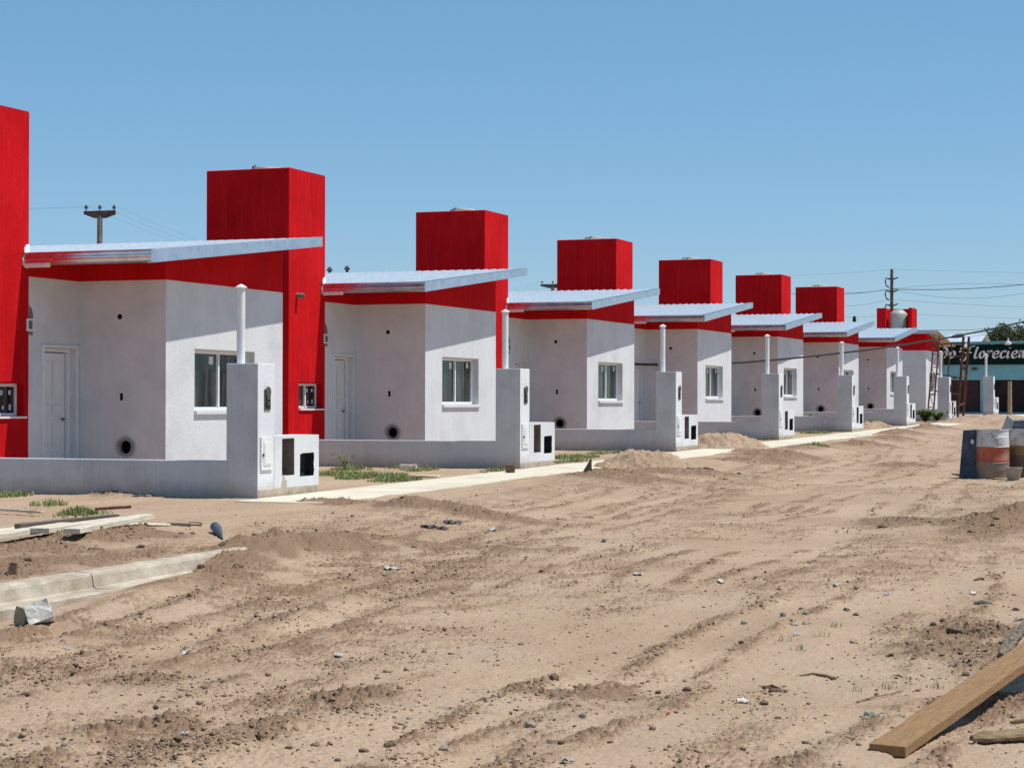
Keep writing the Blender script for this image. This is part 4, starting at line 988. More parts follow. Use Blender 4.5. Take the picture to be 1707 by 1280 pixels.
# dark blue cone-shaped object
p0 = gp(359, 888, 0); p1 = gp(372, 901, 0); 
c = MB(); c.tube([p0+Vector((0, 0, .05)), p0*.75+p1*.25+Vector((0, 0, .05)), p1+Vector((0, 0, .012))], [.05, .05, .006], 14); o = c.build('plastic_cone', mat('blue_grey_plastic', (.055, .075, .10), (.09, .11, .14), 6, .45), None, loc=p0, smooth=True)
tag(o, 'dark blue grey plastic cone lying on its side near the kerb', 'cone')
def scrap(name, px, py, w, h, m_, label, cat, rel=-.2, seed=1, lift=.012, n=7):
    """crumpled sheet"""
    p = gp(px, py, rel); D = p.x*math.cos(TH)+p.y*math.sin(TH); r = random.Random(seed); mb = MB(); W = w*D/F_PX; Hh = h*D/F_PX*3
    dx = Vector((math.sin(TH), -math.cos(TH), 0)); dy = Vector((math.cos(TH), math.sin(TH), 0))
    g = [[None]*n for _ in range(n)]
    for i in range(n):
        for j in range(n):
            u = (i/(n-1)-.5); v = (j/(n-1)-.5)
            q = p+dx*(u*W*(1-.5*abs(v)))+dy*(v*Hh*(1-.6*abs(u)))+dx*r.uniform(-.1, .1)*W/n
            q.z = gz(q.x, q.y)+.006+r.random()*lift*1.1; g[i][j] = q
    for i in range(n-1):
        for j in range(n-1): mb.face([g[i][j], g[i+1][j], g[i+1][j+1], g[i][j+1]])
    o = mb.build(name, m_, None, loc=p, solid=.002); tag(o, label, cat); return o
BLACKP = mat('black_plastic_film', (.05, .047, .045), (.12, .113, .108), 20, .45, spec=.5)
PAPER = mat('white_litter', (.50, .46, .41), (.66, .63, .58), 20, .7)
FILM = mat('clear_bag', (.34, .31, .27), (.52, .49, .44), 20, .5, spec=.3)
REDP = mat('red_litter', (.50, .09, .08), (.6, .14, .11), 10, .6)
scrap('plastic_scrap', 725, 881, 50, 6, BLACKP, 'left black scrap of plastic film in the middle of the road', 'scrap', -.1, 2, .03)
scrap('plastic_scrap', 755, 874, 32, 6, BLACKP, 'right black scrap of plastic film, just behind the other', 'scrap', -.1, 3, .03)
LIT = [(713, 860, 8, 6, 'white scrap of litter behind the black plastic'), (822, 884, 16, 3, 'flat white strip of litter right of the black plastic'), (312, 1091, 16, 4, 'creamy flat chip of litter at lower left'), (113, 1084, 11, 4, 'white chip of litter below the kerb end'),
       (1064, 958, 18, 7, 'crumpled clear bag on the middle of the road'), (1203, 970, 12, 8, 'white torn bag among stones, centre right'), (565, 1095, 18, 5, 'silver strip of foil at lower centre'), (1240, 1169, 26, 7, 'white crumpled bag near the curved crack'),
       (948, 1275, 24, 8, 'silver wrapper at the bottom edge'), (1624, 988, 11, 7, 'white cup-like scrap near the right edge'), (1480, 990, 14, 4, 'pale flat chip of litter, right of centre'), (1395, 975, 8, 5, 'small white chip of litter behind the stones'),
       (1320, 797, 10, 4, 'white scrap of litter far along the road'), (1475, 799, 8, 5, 'white scrap of litter left of the drums'), (655, 949, 34, 5, 'faint pale bag pressed into the wheel track'), (310, 1230, 18, 8, 'grey crumpled bag at lower left'), (1330, 1057, 14, 3, 'thin pale splinter below the stones'), (1008, 903, 9, 9, 'small black lump of plastic on the road')]
for i, (px, py, w_, h_, lb) in enumerate(LIT):
    scrap('litter', px, py, w_, h_, BLACKP if 'black lump' in lb else (FILM if ('clear' in lb or 'silver' in lb or 'grey' in lb) else PAPER), lb, 'litter', -.15 if py < 900 else -.2, 30+i, .02, 6)
scrap('litter', 55, 858, 14, 7, REDP, 'red scrap of plastic behind the boards at left', 'litter', 0, 60, .04)
# pavement rubble, shard, white brick
def chunk(name, px, py, s, m_, label, cat, rel=-.2, rz=0, tilt=(0, 0), seed=1, lift=0, taper=1):
    p = gp(px, py, rel); r = random.Random(seed); bm = bmesh.new(); bmesh.ops.create_cube(bm, size=1)
    bmesh.ops.subdivide_edges(bm, edges=bm.edges, cuts=3, use_grid_fill=True)
    for v in bm.verts: v.co = Vector((v.co.x*s[0]+r.uniform(-.04, .04)*s[0], v.co.y*s[1]+r.uniform(-.04, .04)*s[1], (v.co.z+.5)*s[2]+r.uniform(-.04, .04)*s[2]))
    for v in bm.verts:
        k_ = 1-(1-taper)*min(1, max(0, v.co.z/s[2])); v.co.x *= k_; v.co.y *= k_
    me = bpy.data.meshes.new(name); bm.to_mesh(me); bm.free(); me.materials.append(m_); o = bpy.data.objects.new(name, me); C.objects.link(o)
    o.location = p+Vector((0, 0, lift)); o.rotation_euler = (tilt[0], tilt[1], rz); tag(o, label, cat); return o
chunk('white_brick', 681, 785, (.16, .28, .09), PAPER, 'white block at the foot of the second boundary wall', 'brick', 0, .2, seed=4)
chunk('paver', 709, 798, (.25, .42, .03), PALE, 'flat pale slab lying on the grass before the second wall', 'slab', 0, .1, seed=5)
chunk('wood_shard', 980, 799, (.06, .14, .22), CLOD, 'pointed dark shard standing upright by the pavement edge', 'shard', -.05, .3, (.25, -.1), seed=6, taper=.12)
chunk('concrete_chunk', 72, 1040, (.19, .17, .14), mat('chunk_concrete', (.58, .53, .46), (.74, .70, .63), 8, .95, .5, 40), 'broken concrete chunk with a white face leaning on the kerb', 'concrete', -.2, .5, (-.35, .3), 7)
chunk('concrete_chunk', 42, 1042, (.12, .12, .12), mat('chunk_dark', (.30, .25, .17), (.40, .34, .24), 8, .95, .5, 40), 'brown broken concrete chunk left of the white faced one', 'concrete', -.2, -.3, (.2, .1), 8)
chunk('kerb_chip', 22, 993, (.035, .06, .09), CLOD, 'dark chip standing in the gutter of the kerb', 'chip', -.12, .2, (0, .2), 9)
chunk('footing_stone', 850, 790, (.1, .14, .2), CLOD, 'dark earth lump at the foot of the second pillar', 'clod', 0, .2, (.1, 0), 11)
# ------------------------------------------------------------------ drums
def drum_mat(name, bands, noise_c, seed=0):
    m, nt, b = newmat(name); L = nt.links; tc = N(nt, 'ShaderNodeTexCoord'); sx = N(nt, 'ShaderNodeSeparateXYZ'); L.new(tc.outputs['Object'], sx.inputs[0])
    nz = N(nt, 'ShaderNodeTexNoise', Scale=7, Detail=7, Roughness=.7); L.new(tc.outputs['Object'], nz.inputs['Vector'])
    ad = N(nt, 'ShaderNodeMath', operation='MULTIPLY_ADD'); L.new(nz.outputs[0], ad.inputs[0]); ad.inputs[1].default_value = .06; L.new(sx.outputs[2], ad.inputs[2])
    cr = N(nt, 'ShaderNodeValToRGB'); cr.color_ramp.interpolation = 'CONSTANT'; els = cr.color_ramp.elements
    els[0].position = 0; els[0].color = (*bands[0][1], 1); els[1].position = bands[1][0]; els[1].color = (*bands[1][1], 1)
    for pz, col in bands[2:]: e = els.new(pz); e.color = (*col, 1)
    L.new(ad.outputs[0], cr.inputs[0])
    n2 = N(nt, 'ShaderNodeTexNoise', Scale=4.5, Detail=8, Roughness=.75); L.new(tc.outputs['Object'], n2.inputs['Vector'])
    r2 = N(nt, 'ShaderNodeMapRange'); r2.inputs['From Min'].default_value = .5; r2.inputs['From Max'].default_value = .62; r2.inputs['To Max'].default_value = .8; L.new(n2.outputs[0], r2.inputs[0])
    mx = nt.nodes.new('ShaderNodeMix'); mx.data_type = 'RGBA'; L.new(r2.outputs[0], mx.inputs[0]); L.new(cr.outputs[0], mx.inputs[6]); mx.inputs[7].default_value = (*noise_c, 1)
    L.new(mx.outputs[2], b.inputs['Base Color']); b.inputs['Roughness'].default_value = .55; return m
DM1 = drum_mat('drum_paint_orange', [(0, (.26, .19, .14)), (.33, (.42, .088, .042)), (.60, (.62, .61, .60))], (.30, .24, .20))
DM2 = drum_mat('drum_paint_ochre', [(0, (.14, .085, .05)), (.45, (.24, .15, .06)), (.62, (.58, .54, .48))], (.15, .08, .045))
def drum(p, m_, label):
    root = empty('oil_drum', p); R, H = .29, .88; prof = [(R-.01, 0), (R+.006, .004), (R+.006, .02), (R-.004, .028)]
    for zc in (.17, .21, .25, .29, .33, .57, .61, .65, .69, .73):
        a = .011 if zc in (.29, .57) else .006
        prof += [(R, zc-.014), (R+a, zc), (R, zc+.014)]
    prof += [(R-.004, H-.03), (R+.006, H-.02), (R+.006, H), (R-.008, H), (R-.012, H-.02)]
    mb = MB(); n = 48; K = len(prof)
    for r, z in prof:
        for j in range(n):
            t = 2*math.pi*j/n; d = 1+.012*math.sin(3*t+z*4)+.008*math.sin(5*t-z*7); mb.v.append((p.x+r*d*math.cos(t), p.y+r*d*math.sin(t), p.z+z))
    for k in range(K-1):
        for j in range(n): mb.f.append([k*n+j, k*n+(j+1) % n, (k+1)*n+(j+1) % n, (k+1)*n+j]); mb.m.append(0)
    mb.build('shell', m_, root, smooth=True, merge=False)
    mb = MB(); mb.lathe([(R-.015, H-.03), (R-.015, H-.022)], (p.x, p.y, p.z), 40); mb.build('liner', RUST, root)
    mb = MB(); mb.lathe([(R-.012, .005), (R-.012, .012)], (p.x, p.y, p.z), 40); mb.build('base', RUST, root)
    tag(root, label, 'drum', 'steel drums by the sand mound'); return root
pd = onG(1657, 796, -.2); pd.z = gz(pd.x, pd.y)-.01
D1 = Vector((pd.x+.20, pd.y+.05, pd.z)); drum(D1, DM1, 'steel drum painted white above and orange in the middle')
D2 = Vector((pd.x+.62, pd.y-.47, pd.z)); drum(D2, DM2, 'ochre and white steel drum cut by the right edge of the photo')
BLUEM = mat('scuffed_blue_paint', (.026, .04, .062), (.095, .115, .14), 6, .6, .2, 30, lo=.4, hi=.75, obj=True)
# blue metal sheet bent round, leaning on the drum
root = empty('blue_metal_sheet', (D1.x-.25, D1.y+.42, D1.z)); mb = MB()
q0 = Vector((D1.x-.16, D1.y+.245, D1.z)); s_ = Vector((-.10, .30, 0))
mb.extrude([q0+Vector((0, 0, .0)), q0+s_+Vector((0, 0, .0)), q0+s_*.88+Vector((.05, -.03, .86)), q0+Vector((.06, -.04, .88))], (0, 0, 0), (.02, .006, 0))
mb.build('sheet', BLUEM, root, bevel=.004)
mb = MB(); mb.lathe([(.034, 0), (.03, .004), (.0, .006)], tuple(q0+s_*.36+Vector((.008, -.03, .66))), 16, M=Matrix.Rotation(-math.pi/2, 3, 'Y') @ Matrix.Scale(1.3, 3, (1, 0, 0))); mb.build('paint_splash', mat('splash', (.5, .5, .5), (.6, .6, .6), 5, .7), root)
tag(root, 'dark blue scuffed metal sheet leaning against the left side of the drum', 'metal sheet')
o = board('board', onG(1591, 790.5, -.2)+Vector((0, 0, .02)), onG(1637, 795, -.2)+Vector((0, 0, .02)), .10, .02, WB2, 'thin dark board in place of the shadow on the sand left of the drums', 'board', seed=14)  # dark board stands in for the shadow at the foot of the sheet
# bucket
pb = onG(1690, 797.5, -.2); pb.z = gz(pb.x, pb.y); root = empty('bucket', pb); mb = MB()
mb.lathe([(.095, 0), (.10, .003), (.148, .205), (.158, .21), (.156, .225), (.14, .222), (.095, .015), (.0, .012)], tuple(pb), 28); mb.build('pail', mat('dusty_plastic', (.30, .245, .20), (.40, .34, .28), 7, .8, .2, 30), root, smooth=True)
mb = MB(); mb.tube([pb+Vector((0, .15*math.cos(t), .215+.02-.06*math.sin(t))) for t in np.linspace(0, math.pi, 12)], .004, 6); mb.build('handle', IRON, root, smooth=True)
tag(root, 'dusty grey plastic bucket standing in front of the drums', 'bucket')
# tipped hopper behind the drums: grey end plate and ribbed blue side
hp = onG(1672, 792, -.2); hx = Vector((hp.x+1.5, hp.y+.45, gz(hp.x+1.5, hp.y+.45)))
root = empty('mixing_trough', hx); mb = MB()
mb.box((hx.x-.5, hx.y-.6, hx.z), (hx.x-.46, hx.y-.02, hx.z+.72)); mb.box((hx.x+.3, hx.y-.6, hx.z), (hx.x+.34, hx.y-.02, hx.z+.72)); mb.build('stand', BLUEM, root, merge=False)
P1 = [atD(1667.5, 722, 40.2), atD(1684, 722, 40.2), atD(1690.5, 699, 40.2), atD(1680, 690, 40.2)]
mb = MB(); mb.extrude(P1, (0, 0, 0), (.05, .02, 0)); mb.build('end_plate', mat('grey_sheet', (.36, .35, .36), (.46, .45, .45), 5, .6, obj=True), root, bevel=.004)
P2 = [atD(1684.5, 722, 40.25), atD(1740, 722, 39.6), atD(1740, 697, 39.6), atD(1691, 698.5, 40.25)]
mb = MB(); mb.extrude(P2, (0, 0, 0), (.04, .02, 0))
for k in (.33, .66):
    a_ = P2[0].lerp(P2[3], k); b__ = P2[1].lerp(P2[2], k); mb.tube([a_-Vector((.012, .005, 0)), b__-Vector((.012, .005, 0))], .018, 8)
mb.build('side_panel', mat('blue_sheet', (.10, .155, .235), (.17, .225, .30), 5, .5, obj=True), root, merge=False)
tag(root, 'tilted grey and blue metal mixing trough behind the drums', 'trough')
# ------------------------------------------------------------------ scaffold and post
root = empty('scaffold', onY(1575, 700, 13.2))
def pole(parent, name, a, b, r=.035): return MB().tube([a, b], r, 8).build(name, RUST, parent, smooth=True)
def ladder(pa0, pa1, pb0, pb1, n, nm, r=.035, diag=True):
    mb = MB(); mb.tube([pa0, pa1], r, 8); mb.tube([pb0, pb1], r, 8)
    L0 = [pa0.lerp(pa1, (k+.6)/n) for k in range(n)]; L1 = [pb0.lerp(pb1, (k+.6)/n) for k in range(n)]
    for a_, b__ in zip(L0, L1): mb.tube([a_, b__], r*.7, 6)
    if diag:
        for k in range(0, n-1): mb.tube([L0[k], L1[k+1]] if k % 2 else [L1[k], L0[k+1]], r*.45, 6)
    return mb.build(nm, RUST, root, merge=False)
la0, la1, lb0, lb1 = onY(1546.5, 690, 14.3), onY(1557, 558, 14.3), onY(1556, 690, 14.25), onY(1562.5, 600, 14.25)
lb1 = onY(1566, 558, 14.25)
ladder(la0, la1, lb0, lb1, 6, 'ladder_frame')
ra0, rb0 = gp(1596, 700, .0), gp(1605.5, 697, .0); dA = ra0.dot(Vector((math.cos(TH), math.sin(TH), 0)))
ra1, rb1 = atD(1606, 559, dA/ray(1606, 559).dot(Vector((math.cos(TH), math.sin(TH), 0)))), atD(1615, 560, dA*1.01/ray(1615, 560).dot(Vector((math.cos(TH), math.sin(TH), 0))))
ladder(ra0, ra1, rb0, rb1, 3, 'post_frame', .05, False)
def fr(a0, a1, k): return a0.lerp(a1, k)
rails = [(fr(lb0, lb1, .52), fr(ra0, ra1, .52)), (fr(lb0, lb1, .30), fr(ra0, ra1, .33)), (fr(lb0, lb1, .75), fr(ra0, ra1, .77)), (fr(la0, la1, .89), fr(ra0, ra1, .93))]
for a_, b__ in rails: pole(root, 'rail', a_, b__, .03)
for (i, j, k0) in ((0, 0, .25), (0, 0, .5)):
    a_ = rails[0][0].lerp(rails[0][1], k0); b__ = rails[2][0].lerp(rails[2][1], k0); pole(root, 'upright', a_, b__, .026)
for k0 in (.3, .62):
    a_ = rails[2][0].lerp(rails[2][1], k0); b__ = rails[3][0].lerp(rails[3][1], k0); pole(root, 'upright', a_, b__, .026)
tag(root, 'rusty steel scaffold frames standing before the unfinished end house', 'scaffold')
pt = gp(1683.5, 694, -.05); o = MB().tube([pt-Vector((0, 0, .2)), pt+Vector((0, 0, .8)), pt+Vector((0.02, 0, 1.66))], [.10, .095, .09], 12).build('wooden_post', mat('pale_post', (.27, .19, .115), (.40, .29, .19), 6, .9, .5, 30, stretch=(4, 4, .6)), None, loc=pt, smooth=True)
tag(o, 'round wooden post standing alone in front of the dark shop doorway', 'post')
# ------------------------------------------------------------------ shop with its sign
SX = 114.0; SG = SL*(SX-X0)
TEAL = mat('teal_paint', (.19, .45, .52), (.24, .52, .58), 2, .8, .2, 40); TEAL2 = mat('teal_trim', (.10, .30, .36), (.15, .36, .42), 3, .7); DGREEN = mat('sign_green', (.004, .017, .015), (.007, .024, .021), 1.5, .8, spec=.1)
BRWN = mat('roller_shutter', (.045, .022, .022), (.075, .035, .032), 3, .6, .4, 12, stretch=(1, 1, 8)); BLUEB = mat('blue_base', (.14, .27, .36), (.20, .34, .42), 3, .8)
CREAM = mat('cream_letters', (.78, .75, .70), (.85, .82, .78), 8, .6)
root = empty('shop_building', (SX, 12.5, SG)); y1s, y0s = 21.0, 4.0
def yat(px, py=600): return onX(px, py, SX).y
def zat(py, px=1640): return onX(px, py, SX).z
mb = MB(); zd = zat(631)
doors = [(yat(1634), 18.2), (yat(1712), yat(1657))]
ysplit = [y0s, doors[1][0], doors[1][1], doors[0][0], doors[0][1], y1s]
P = lambda y, z: (SX, y, z)
zb = zat(684.5)
grid_wall(mb, P, ysplit, [SG-.6, zb, zd, zat(572)], {(1, 1), (3, 1)}, 0)
for (ya, yb) in doors:
    for a_, b__ in (((ya, zb), (yb, zb)), ((yb, zb), (yb, zd)), ((yb, zd), (ya, zd)), ((ya, zd), (ya, zb))):
        mb.face([(SX, *a_), (SX, *b__), (SX+.25, *b__), (SX+.25, *a_)], 0)
for (xa, ya), (xb, yb) in (((SX, y0s), (SX+14, y0s)), ((SX+14, y0s), (SX+14, y1s)), ((SX+14, y1s), (SX, y1s))):
    mb.face([(xa, ya, SG-.6), (xb, yb, SG-.6), (xb, yb, zat(572)), (xa, ya, zat(572))], 0)
mb.face([(SX, y0s, zat(572)), (SX+14, y0s, zat(572)), (SX+14, y1s, zat(572)), (SX, y1s, zat(572))], 1)
mb.build('wall', [TEAL, TEAL2], root)
mb = MB(); mb.box((SX-.35, y0s, zat(571.5)), (SX-.003, y1s, zat(567.2))); mb.build('parapet', TEAL2, root, bevel=.02)
mb = MB(); mb.box((SX-.08, y0s, SG-.6), (SX-.003, y1s, zat(685.5))); mb.build('base_band', BLUEB, root)
for (ya, yb) in doors:
    mb = MB(); n = 26
    for k in range(n):
        za = zb+(zd-zb)*k/n; zc = zb+(zd-zb)*(k+.86)/n; mb.box((SX+.19, ya+.002, za), (SX+.215, yb-.002, zc))
    mb.box((SX+.216, ya+.002, zb), (SX+.235, yb-.002, zd-.002))
    mb.build('roller_shutter', BRWN if ya > 14.9 else mat('dark_interior', (.018, .012, .014), (.045, .028, .03), 1.2, .8), root, merge=False)
mb = MB(); za, zb_ = zat(605.5), zat(572.5); mb.box((SX-.16, y0s+.1, za), (SX-.002, y1s-.2, zb_)); sg = mb.build('sign', DGREEN, root, bevel=.01)
GL = { # strokes on a unit x-height
 'M': ([[(.0, 0), (.15, .6), (.3, 1.5), (.45, .7), (.55, .35), (.8, 1.0), (.98, 1.5), (.98, .7), (1.05, .1), (1.2, .05)]], 1.3),
 'e': ([[(.08, .48), (.5, .55), (.62, .82), (.42, 1.0), (.14, .78), (.08, .35), (.25, .03), (.48, .05), (.68, .25)]], .72),
 'r': ([[(.0, .95), (.16, .98), (.12, .5), (.08, .0)], [(.11, .5), (.28, .92), (.46, 1.0), (.56, .86)]], .58),
 'c': ([[(.58, .80), (.44, 1.0), (.18, .82), (.08, .36), (.24, .03), (.48, .06), (.62, .22)]], .68),
 'a': ([[(.60, .84), (.42, 1.0), (.16, .74), (.08, .28), (.22, .02), (.42, .24), (.60, .84)], [(.62, .98), (.56, .3), (.66, .02), (.80, .16)]], .82),
 'd': ([[(.60, .72), (.40, .92), (.14, .66), (.08, .24), (.24, .0), (.48, .2), (.64, .8), (.52, 1.25), (.26, 1.5), (.12, 1.42)]], .78),
 'o': ([[(.36, 1.0), (.12, .74), (.10, .26), (.30, .0), (.56, .26), (.60, .72), (.36, 1.0)]], .74),
 'F': ([[(.12, 1.62), (.5, 1.5), (1.0, 1.56), (1.55, 1.72)], [(.98, 1.56), (.86, .9), (.72, .1), (.5, -.35), (.2, -.3), (.16, -.08)], [(.45, .72), (.85, .76), (1.28, .78)], [(.12, 1.62), (-.05, 1.4), (.1, 1.2), (-.1, 1.0), (-.02, .85)], [(.2, 1.9), (.5, 2.0)]], 1.42),
 'l': ([[(.30, 1.62), (.16, .9), (.10, .2), (.24, .0), (.40, .14)]], .46),
 'i': ([[(.14, .98), (.09, .3), (.18, .0), (.34, .12)], [(.22, 1.34), (.26, 1.44)]], .42),
 'n': ([[(.02, .94), (.16, .98), (.10, .4), (.07, .0)], [(.10, .5), (.32, .92), (.50, .92), (.48, .4), (.56, .02), (.72, .14)]], .80),
 't': ([[(.26, 1.42), (.14, .6), (.16, .06), (.32, .02), (.44, .14)], [(.0, .98), (.46, 1.02)]], .52)}
def smooth_line(p, n=6):
    out = []
    for i in range(len(p)-1):
        a = p[max(i-1, 0)]; b_ = p[i]; c_ = p[i+1]; d = p[min(i+2, len(p)-1)]
        for k in range(n):
            t = k/n; out.append(tuple(.5*((2*b_[q])+(-a[q]+c_[q])*t+(2*a[q]-5*b_[q]+4*c_[q]-d[q])*t*t+(-a[q]+3*b_[q]-3*c_[q]+d[q])*t**3) for q in (0, 1)))
    out.append(p[-1]); return out
def lettering(text, ystart, zbase, xh, width, mb):
    adv = sum(GL[ch][1] for ch in text); k = width/adv; u0 = 0
    for ch in text:
        st, w = GL[ch]
        for s in st:
            L_ = smooth_line(s)
            pts = [(u0+.08*w+x*.84, y) for x, y in L_]; prev = None
            for i, (x, y) in enumerate(pts):
                dx = pts[min(i+1, len(pts)-1)][0]-pts[max(i-1, 0)][0]; dy = pts[min(i+1, len(pts)-1)][1]-pts[max(i-1, 0)][1]
                l = math.hypot(dx, dy) or 1; a_ = math.atan2(dy, dx); wd = .045+.078*abs(math.sin(a_-math.radians(35)))
                nx, ny = -dy/l*wd, dx/l*wd
                def W(px_, py_): return (SX-.185, ystart-(px_*k+.16*py_*xh), zbase+py_*xh)
                cur = (W(x+nx, y+ny), W(x-nx, y-ny))
                if prev: mb.face([prev[0], cur[0], cur[1], prev[1]])
                prev = cur
        u0 += w
mb = MB()
xh = zat(582.5)-zat(594.3)
yF = yat(1599); yN = yat(1711)
advF = sum(GL[c_][1] for c_ in 'Florecien'); kk = (yF-yN)/advF
lettering('Floreciente', yF, zat(594.6), xh, kk*sum(GL[c_][1] for c_ in 'Floreciente'), mb)
adv = sum(GL[c_][1] for c_ in 'Mercado'); yo = yat(1596); lettering('Mercado', yo+kk*adv*1.02, zat(594.6, 1590), xh, kk*adv, mb)
mb.build('lettering', CREAM, sg, solid=.03, merge=False)
for i, (px, py) in enumerate(((1680, 569), (1610, 575))):
    q = onX(px, py, SX-.45); lm = MB(); lm.lathe([(.16, -.12), (.20, -.05), (.14, .06), (.05, .10), (.02, .2)], tuple(q), 18); lm.tube([q+Vector((0, 0, .18)), q+Vector((.2, 0, .24)), q+Vector((.44, 0, .05))], .025, 8)
    lm.build('sign_lamp', mat('lamp_shade', (.5, .5, .48), (.6, .6, .57), 6, .5), root, merge=False)
for i, (px, py) in enumerate(((1622, 613), (1627, 613), (1607, 612.5), (1591, 628))):
    q = onX(px, py, SX-.06); lm = MB(); lm.lathe([(.07, -.06), (.09, 0), (.06, .08)], tuple(q), 12); lm.build('floodlight', IRON, root)
tag(root, 'teal shop with a dark green painted sign and brown roller shutters at the street end', 'shop')
# pale sheds behind the shop
root = empty('shed', (140, 21, 1)); a_ = onX(1583, 572, 138); b__ = onX(1628, 572, 138); zr = onX(1606, 553, 138).z; ze = onX(1606, 571, 138).z
mb = MB(); mb.box((138, b__.y, .5), (143, a_.y, ze-.02)); mb.build('wall', PALE, root)
mb = MB(); mb.face([(137.6, b__.y-.3, ze), (137.6, a_.y+.4, ze), (140.5, a_.y+.4, zr), (140.5, b__.y-.3, zr)]); mb.face([(143.4, b__.y-.3, ze), (143.4, a_.y+.4, ze), (140.5, a_.y+.4, zr), (140.5, b__.y-.3, zr)]); mb.build('roof', mat('pale_roof', (.55, .62, .68), (.65, .70, .74), 2, .5, metal=.4), root, solid=.03, merge=False)
tag(root, 'pale shed with a light metal roof behind the shop', 'shed')
q = onX(1635, 569, SX+3); mb = MB(); mb.box((q.x, q.y-.6, q.z-.5), (q.x+.5, q.y+.6, q.z+.04), 0); mb.box((q.x-.06, q.y-.55, q.z-.42), (q.x-.002, q.y+.1, q.z-.02), 1); o = mb.build('air_conditioner', [mat('blue_casing', (.20, .28, .35), (.27, .34, .40), 4, .5), IRON], None, merge=False, loc=q)
tag(o, 'dark air conditioning unit on the roof of the teal shop', 'air conditioner')
# tree
def tree(px, py, D, r, label, seed):
    c = atD(px, py, D); g = Vector((c.x, c.y, SL*(100-X0))); root = empty('tree', g); rr = random.Random(seed); t = MB()
    t.tube([g, g+Vector((.1, 0, (c.z-g.z)*.4)), Vector((c.x, c.y, c.z-.3*r))], [.3, .24, .16], 10)
    cl = []
    for k in range(60):
        d = Vector((rr.gauss(0, 1), rr.gauss(0, 1), rr.gauss(0, .75))); d.normalize(); q = c+Vector((d.x*r*1.1, d.y*r*1.1, d.z*r*.62))*rr.uniform(.45, 1.0); cl.append(q)
        if k % 6 == 0: t.tube([Vector((c.x, c.y, c.z-.4*r)), (Vector((c.x, c.y, c.z))+q)/2, q], [.1, .06, .02], 6)
    t.build('trunk', POLEW, root, merge=False); f = MB()
    for q in cl:
        for _ in range(110):
            o_ = Vector((rr.gauss(0, 1), rr.gauss(0, 1), rr.gauss(0, .8)))*r*.13; p = q+o_; n_ = Vector((rr.uniform(-1, 1), rr.uniform(-1, 1), rr.uniform(-.3, 1))).normalized(); s1 = n_.orthogonal().normalized(); s2 = n_.cross(s1); L_ = rr.uniform(.10, .22)
            f.face([p-s1*L_, p+s2*L_*.4, p+s1*L_, p-s2*L_*.4], rr.randrange(3))
    f.build('crown', [mat('leaf_a', (.05, .075, .02), (.07, .10, .03), 1, .7), mat('leaf_b', (.035, .055, .015), (.05, .07, .02), 1, .7), mat('leaf_c', (.085, .105, .035), (.11, .13, .05), 1, .7)], root, merge=False)
    tag(root, label, 'tree')
tree(1706, 572, 150, 2.3, 'round olive green tree rising behind the teal shop', 4)
tree(1770, 562, 158, 2.8, 'taller green tree beyond the right edge behind the shop', 6)
# ------------------------------------------------------------------ utility poles and lines
def tpole(top, zg, k, label, w=2.0):
    root = empty('utility_pole', (top.x, top.y, zg)); d = Vector((math.sin(TH), -math.cos(TH), 0))
    MB().tube([Vector((top.x, top.y, zg)), top-Vector((0, 0, .4))], [.26*k, .15*k], 12).build('shaft', POLEC, root, smooth=True)
    m_ = MB(); h = w/2; p = top; q = Vector((math.cos(TH), math.sin(TH), 0))*.11
    pr = [p-d*h+Vector((0, 0, -.30)), p-d*.35+Vector((0, 0, -.52)), p+d*.35+Vector((0, 0, -.52)), p+d*h+Vector((0, 0, -.30)), p+d*h+Vector((0, 0, -.06)), p-d*h+Vector((0, 0, -.12))]
    m_.extrude(pr, -q, q); m_.build('crossarm', POLED, root, bevel=.02); ins = []
    for u in (-.86, 0, .9):
        c_ = p+d*h*u; c_.z += -.10; mm = MB(); mm.lathe([(.03, 0), (.03, .12), (.10, .13), (.12, .18), (.07, .22), (.09, .27), (.04, .34)], tuple(c_), 12); mm.build('insulator', POLED, root, smooth=True); ins.append(c_+Vector((0, 0, .3)))
    tag(root, label, 'utility pole'); return ins
TA = atD(165.5, 351, 120); TBp = atD(921, 472, 215); 
IA = tpole(TA, 1.0, 1.0, 'concrete utility pole with T shaped crossarm, left, behind the first house', 1.85)
IB = tpole(TBp, 1.0, 1.25, 'far concrete utility pole, only its tan crossarm showing above the third roof', 2.6)
def wire(a, b, sag, r, m_, label, group, n=28, name='power_line'):
    a = Vector(a); b = Vector(b); pts = [a.lerp(b, k/n)+Vector((0, 0, -4*sag*(k/n)*(1-k/n))) for k in range(n+1)]
    o = MB().tube(pts, r, 6).build(name, m_, None, loc=a, smooth=True); tag(o, label, 'cable', group); return o
for i in range(3):
    wire(IA[i], IB[i], 3.2, .0045, LINE, 'thin grey power line sloping right from the T shaped pole at left', 'thin lines right of the T shaped pole')
    wire(IA[i], IA[i]+(TA-TBp)*.8, 2.2, .0032, LINE, 'thin grey power line running left from the T shaped pole', 'thin lines left of the T shaped pole')
for px, py, lb in ((549, 452, 'left of two small dark post tops above the second roof'), (578, 450, 'right of two small dark post tops above the second roof')):
    t = atD(px, py, 150); root = empty('distant_post', (t.x, t.y, 1.0)); MB().tube([(t.x, t.y, 1.0), (t.x, t.y, t.z)], .11, 10).build('shaft', POLED, root, smooth=True)
    mm = MB(); mm.lathe([(.2, -.02), (.24, .05), (.12, .16), (.12, .24)], tuple(t), 12); mm.build('cap', POLED, root, smooth=True); tag(root, lb, 'post')
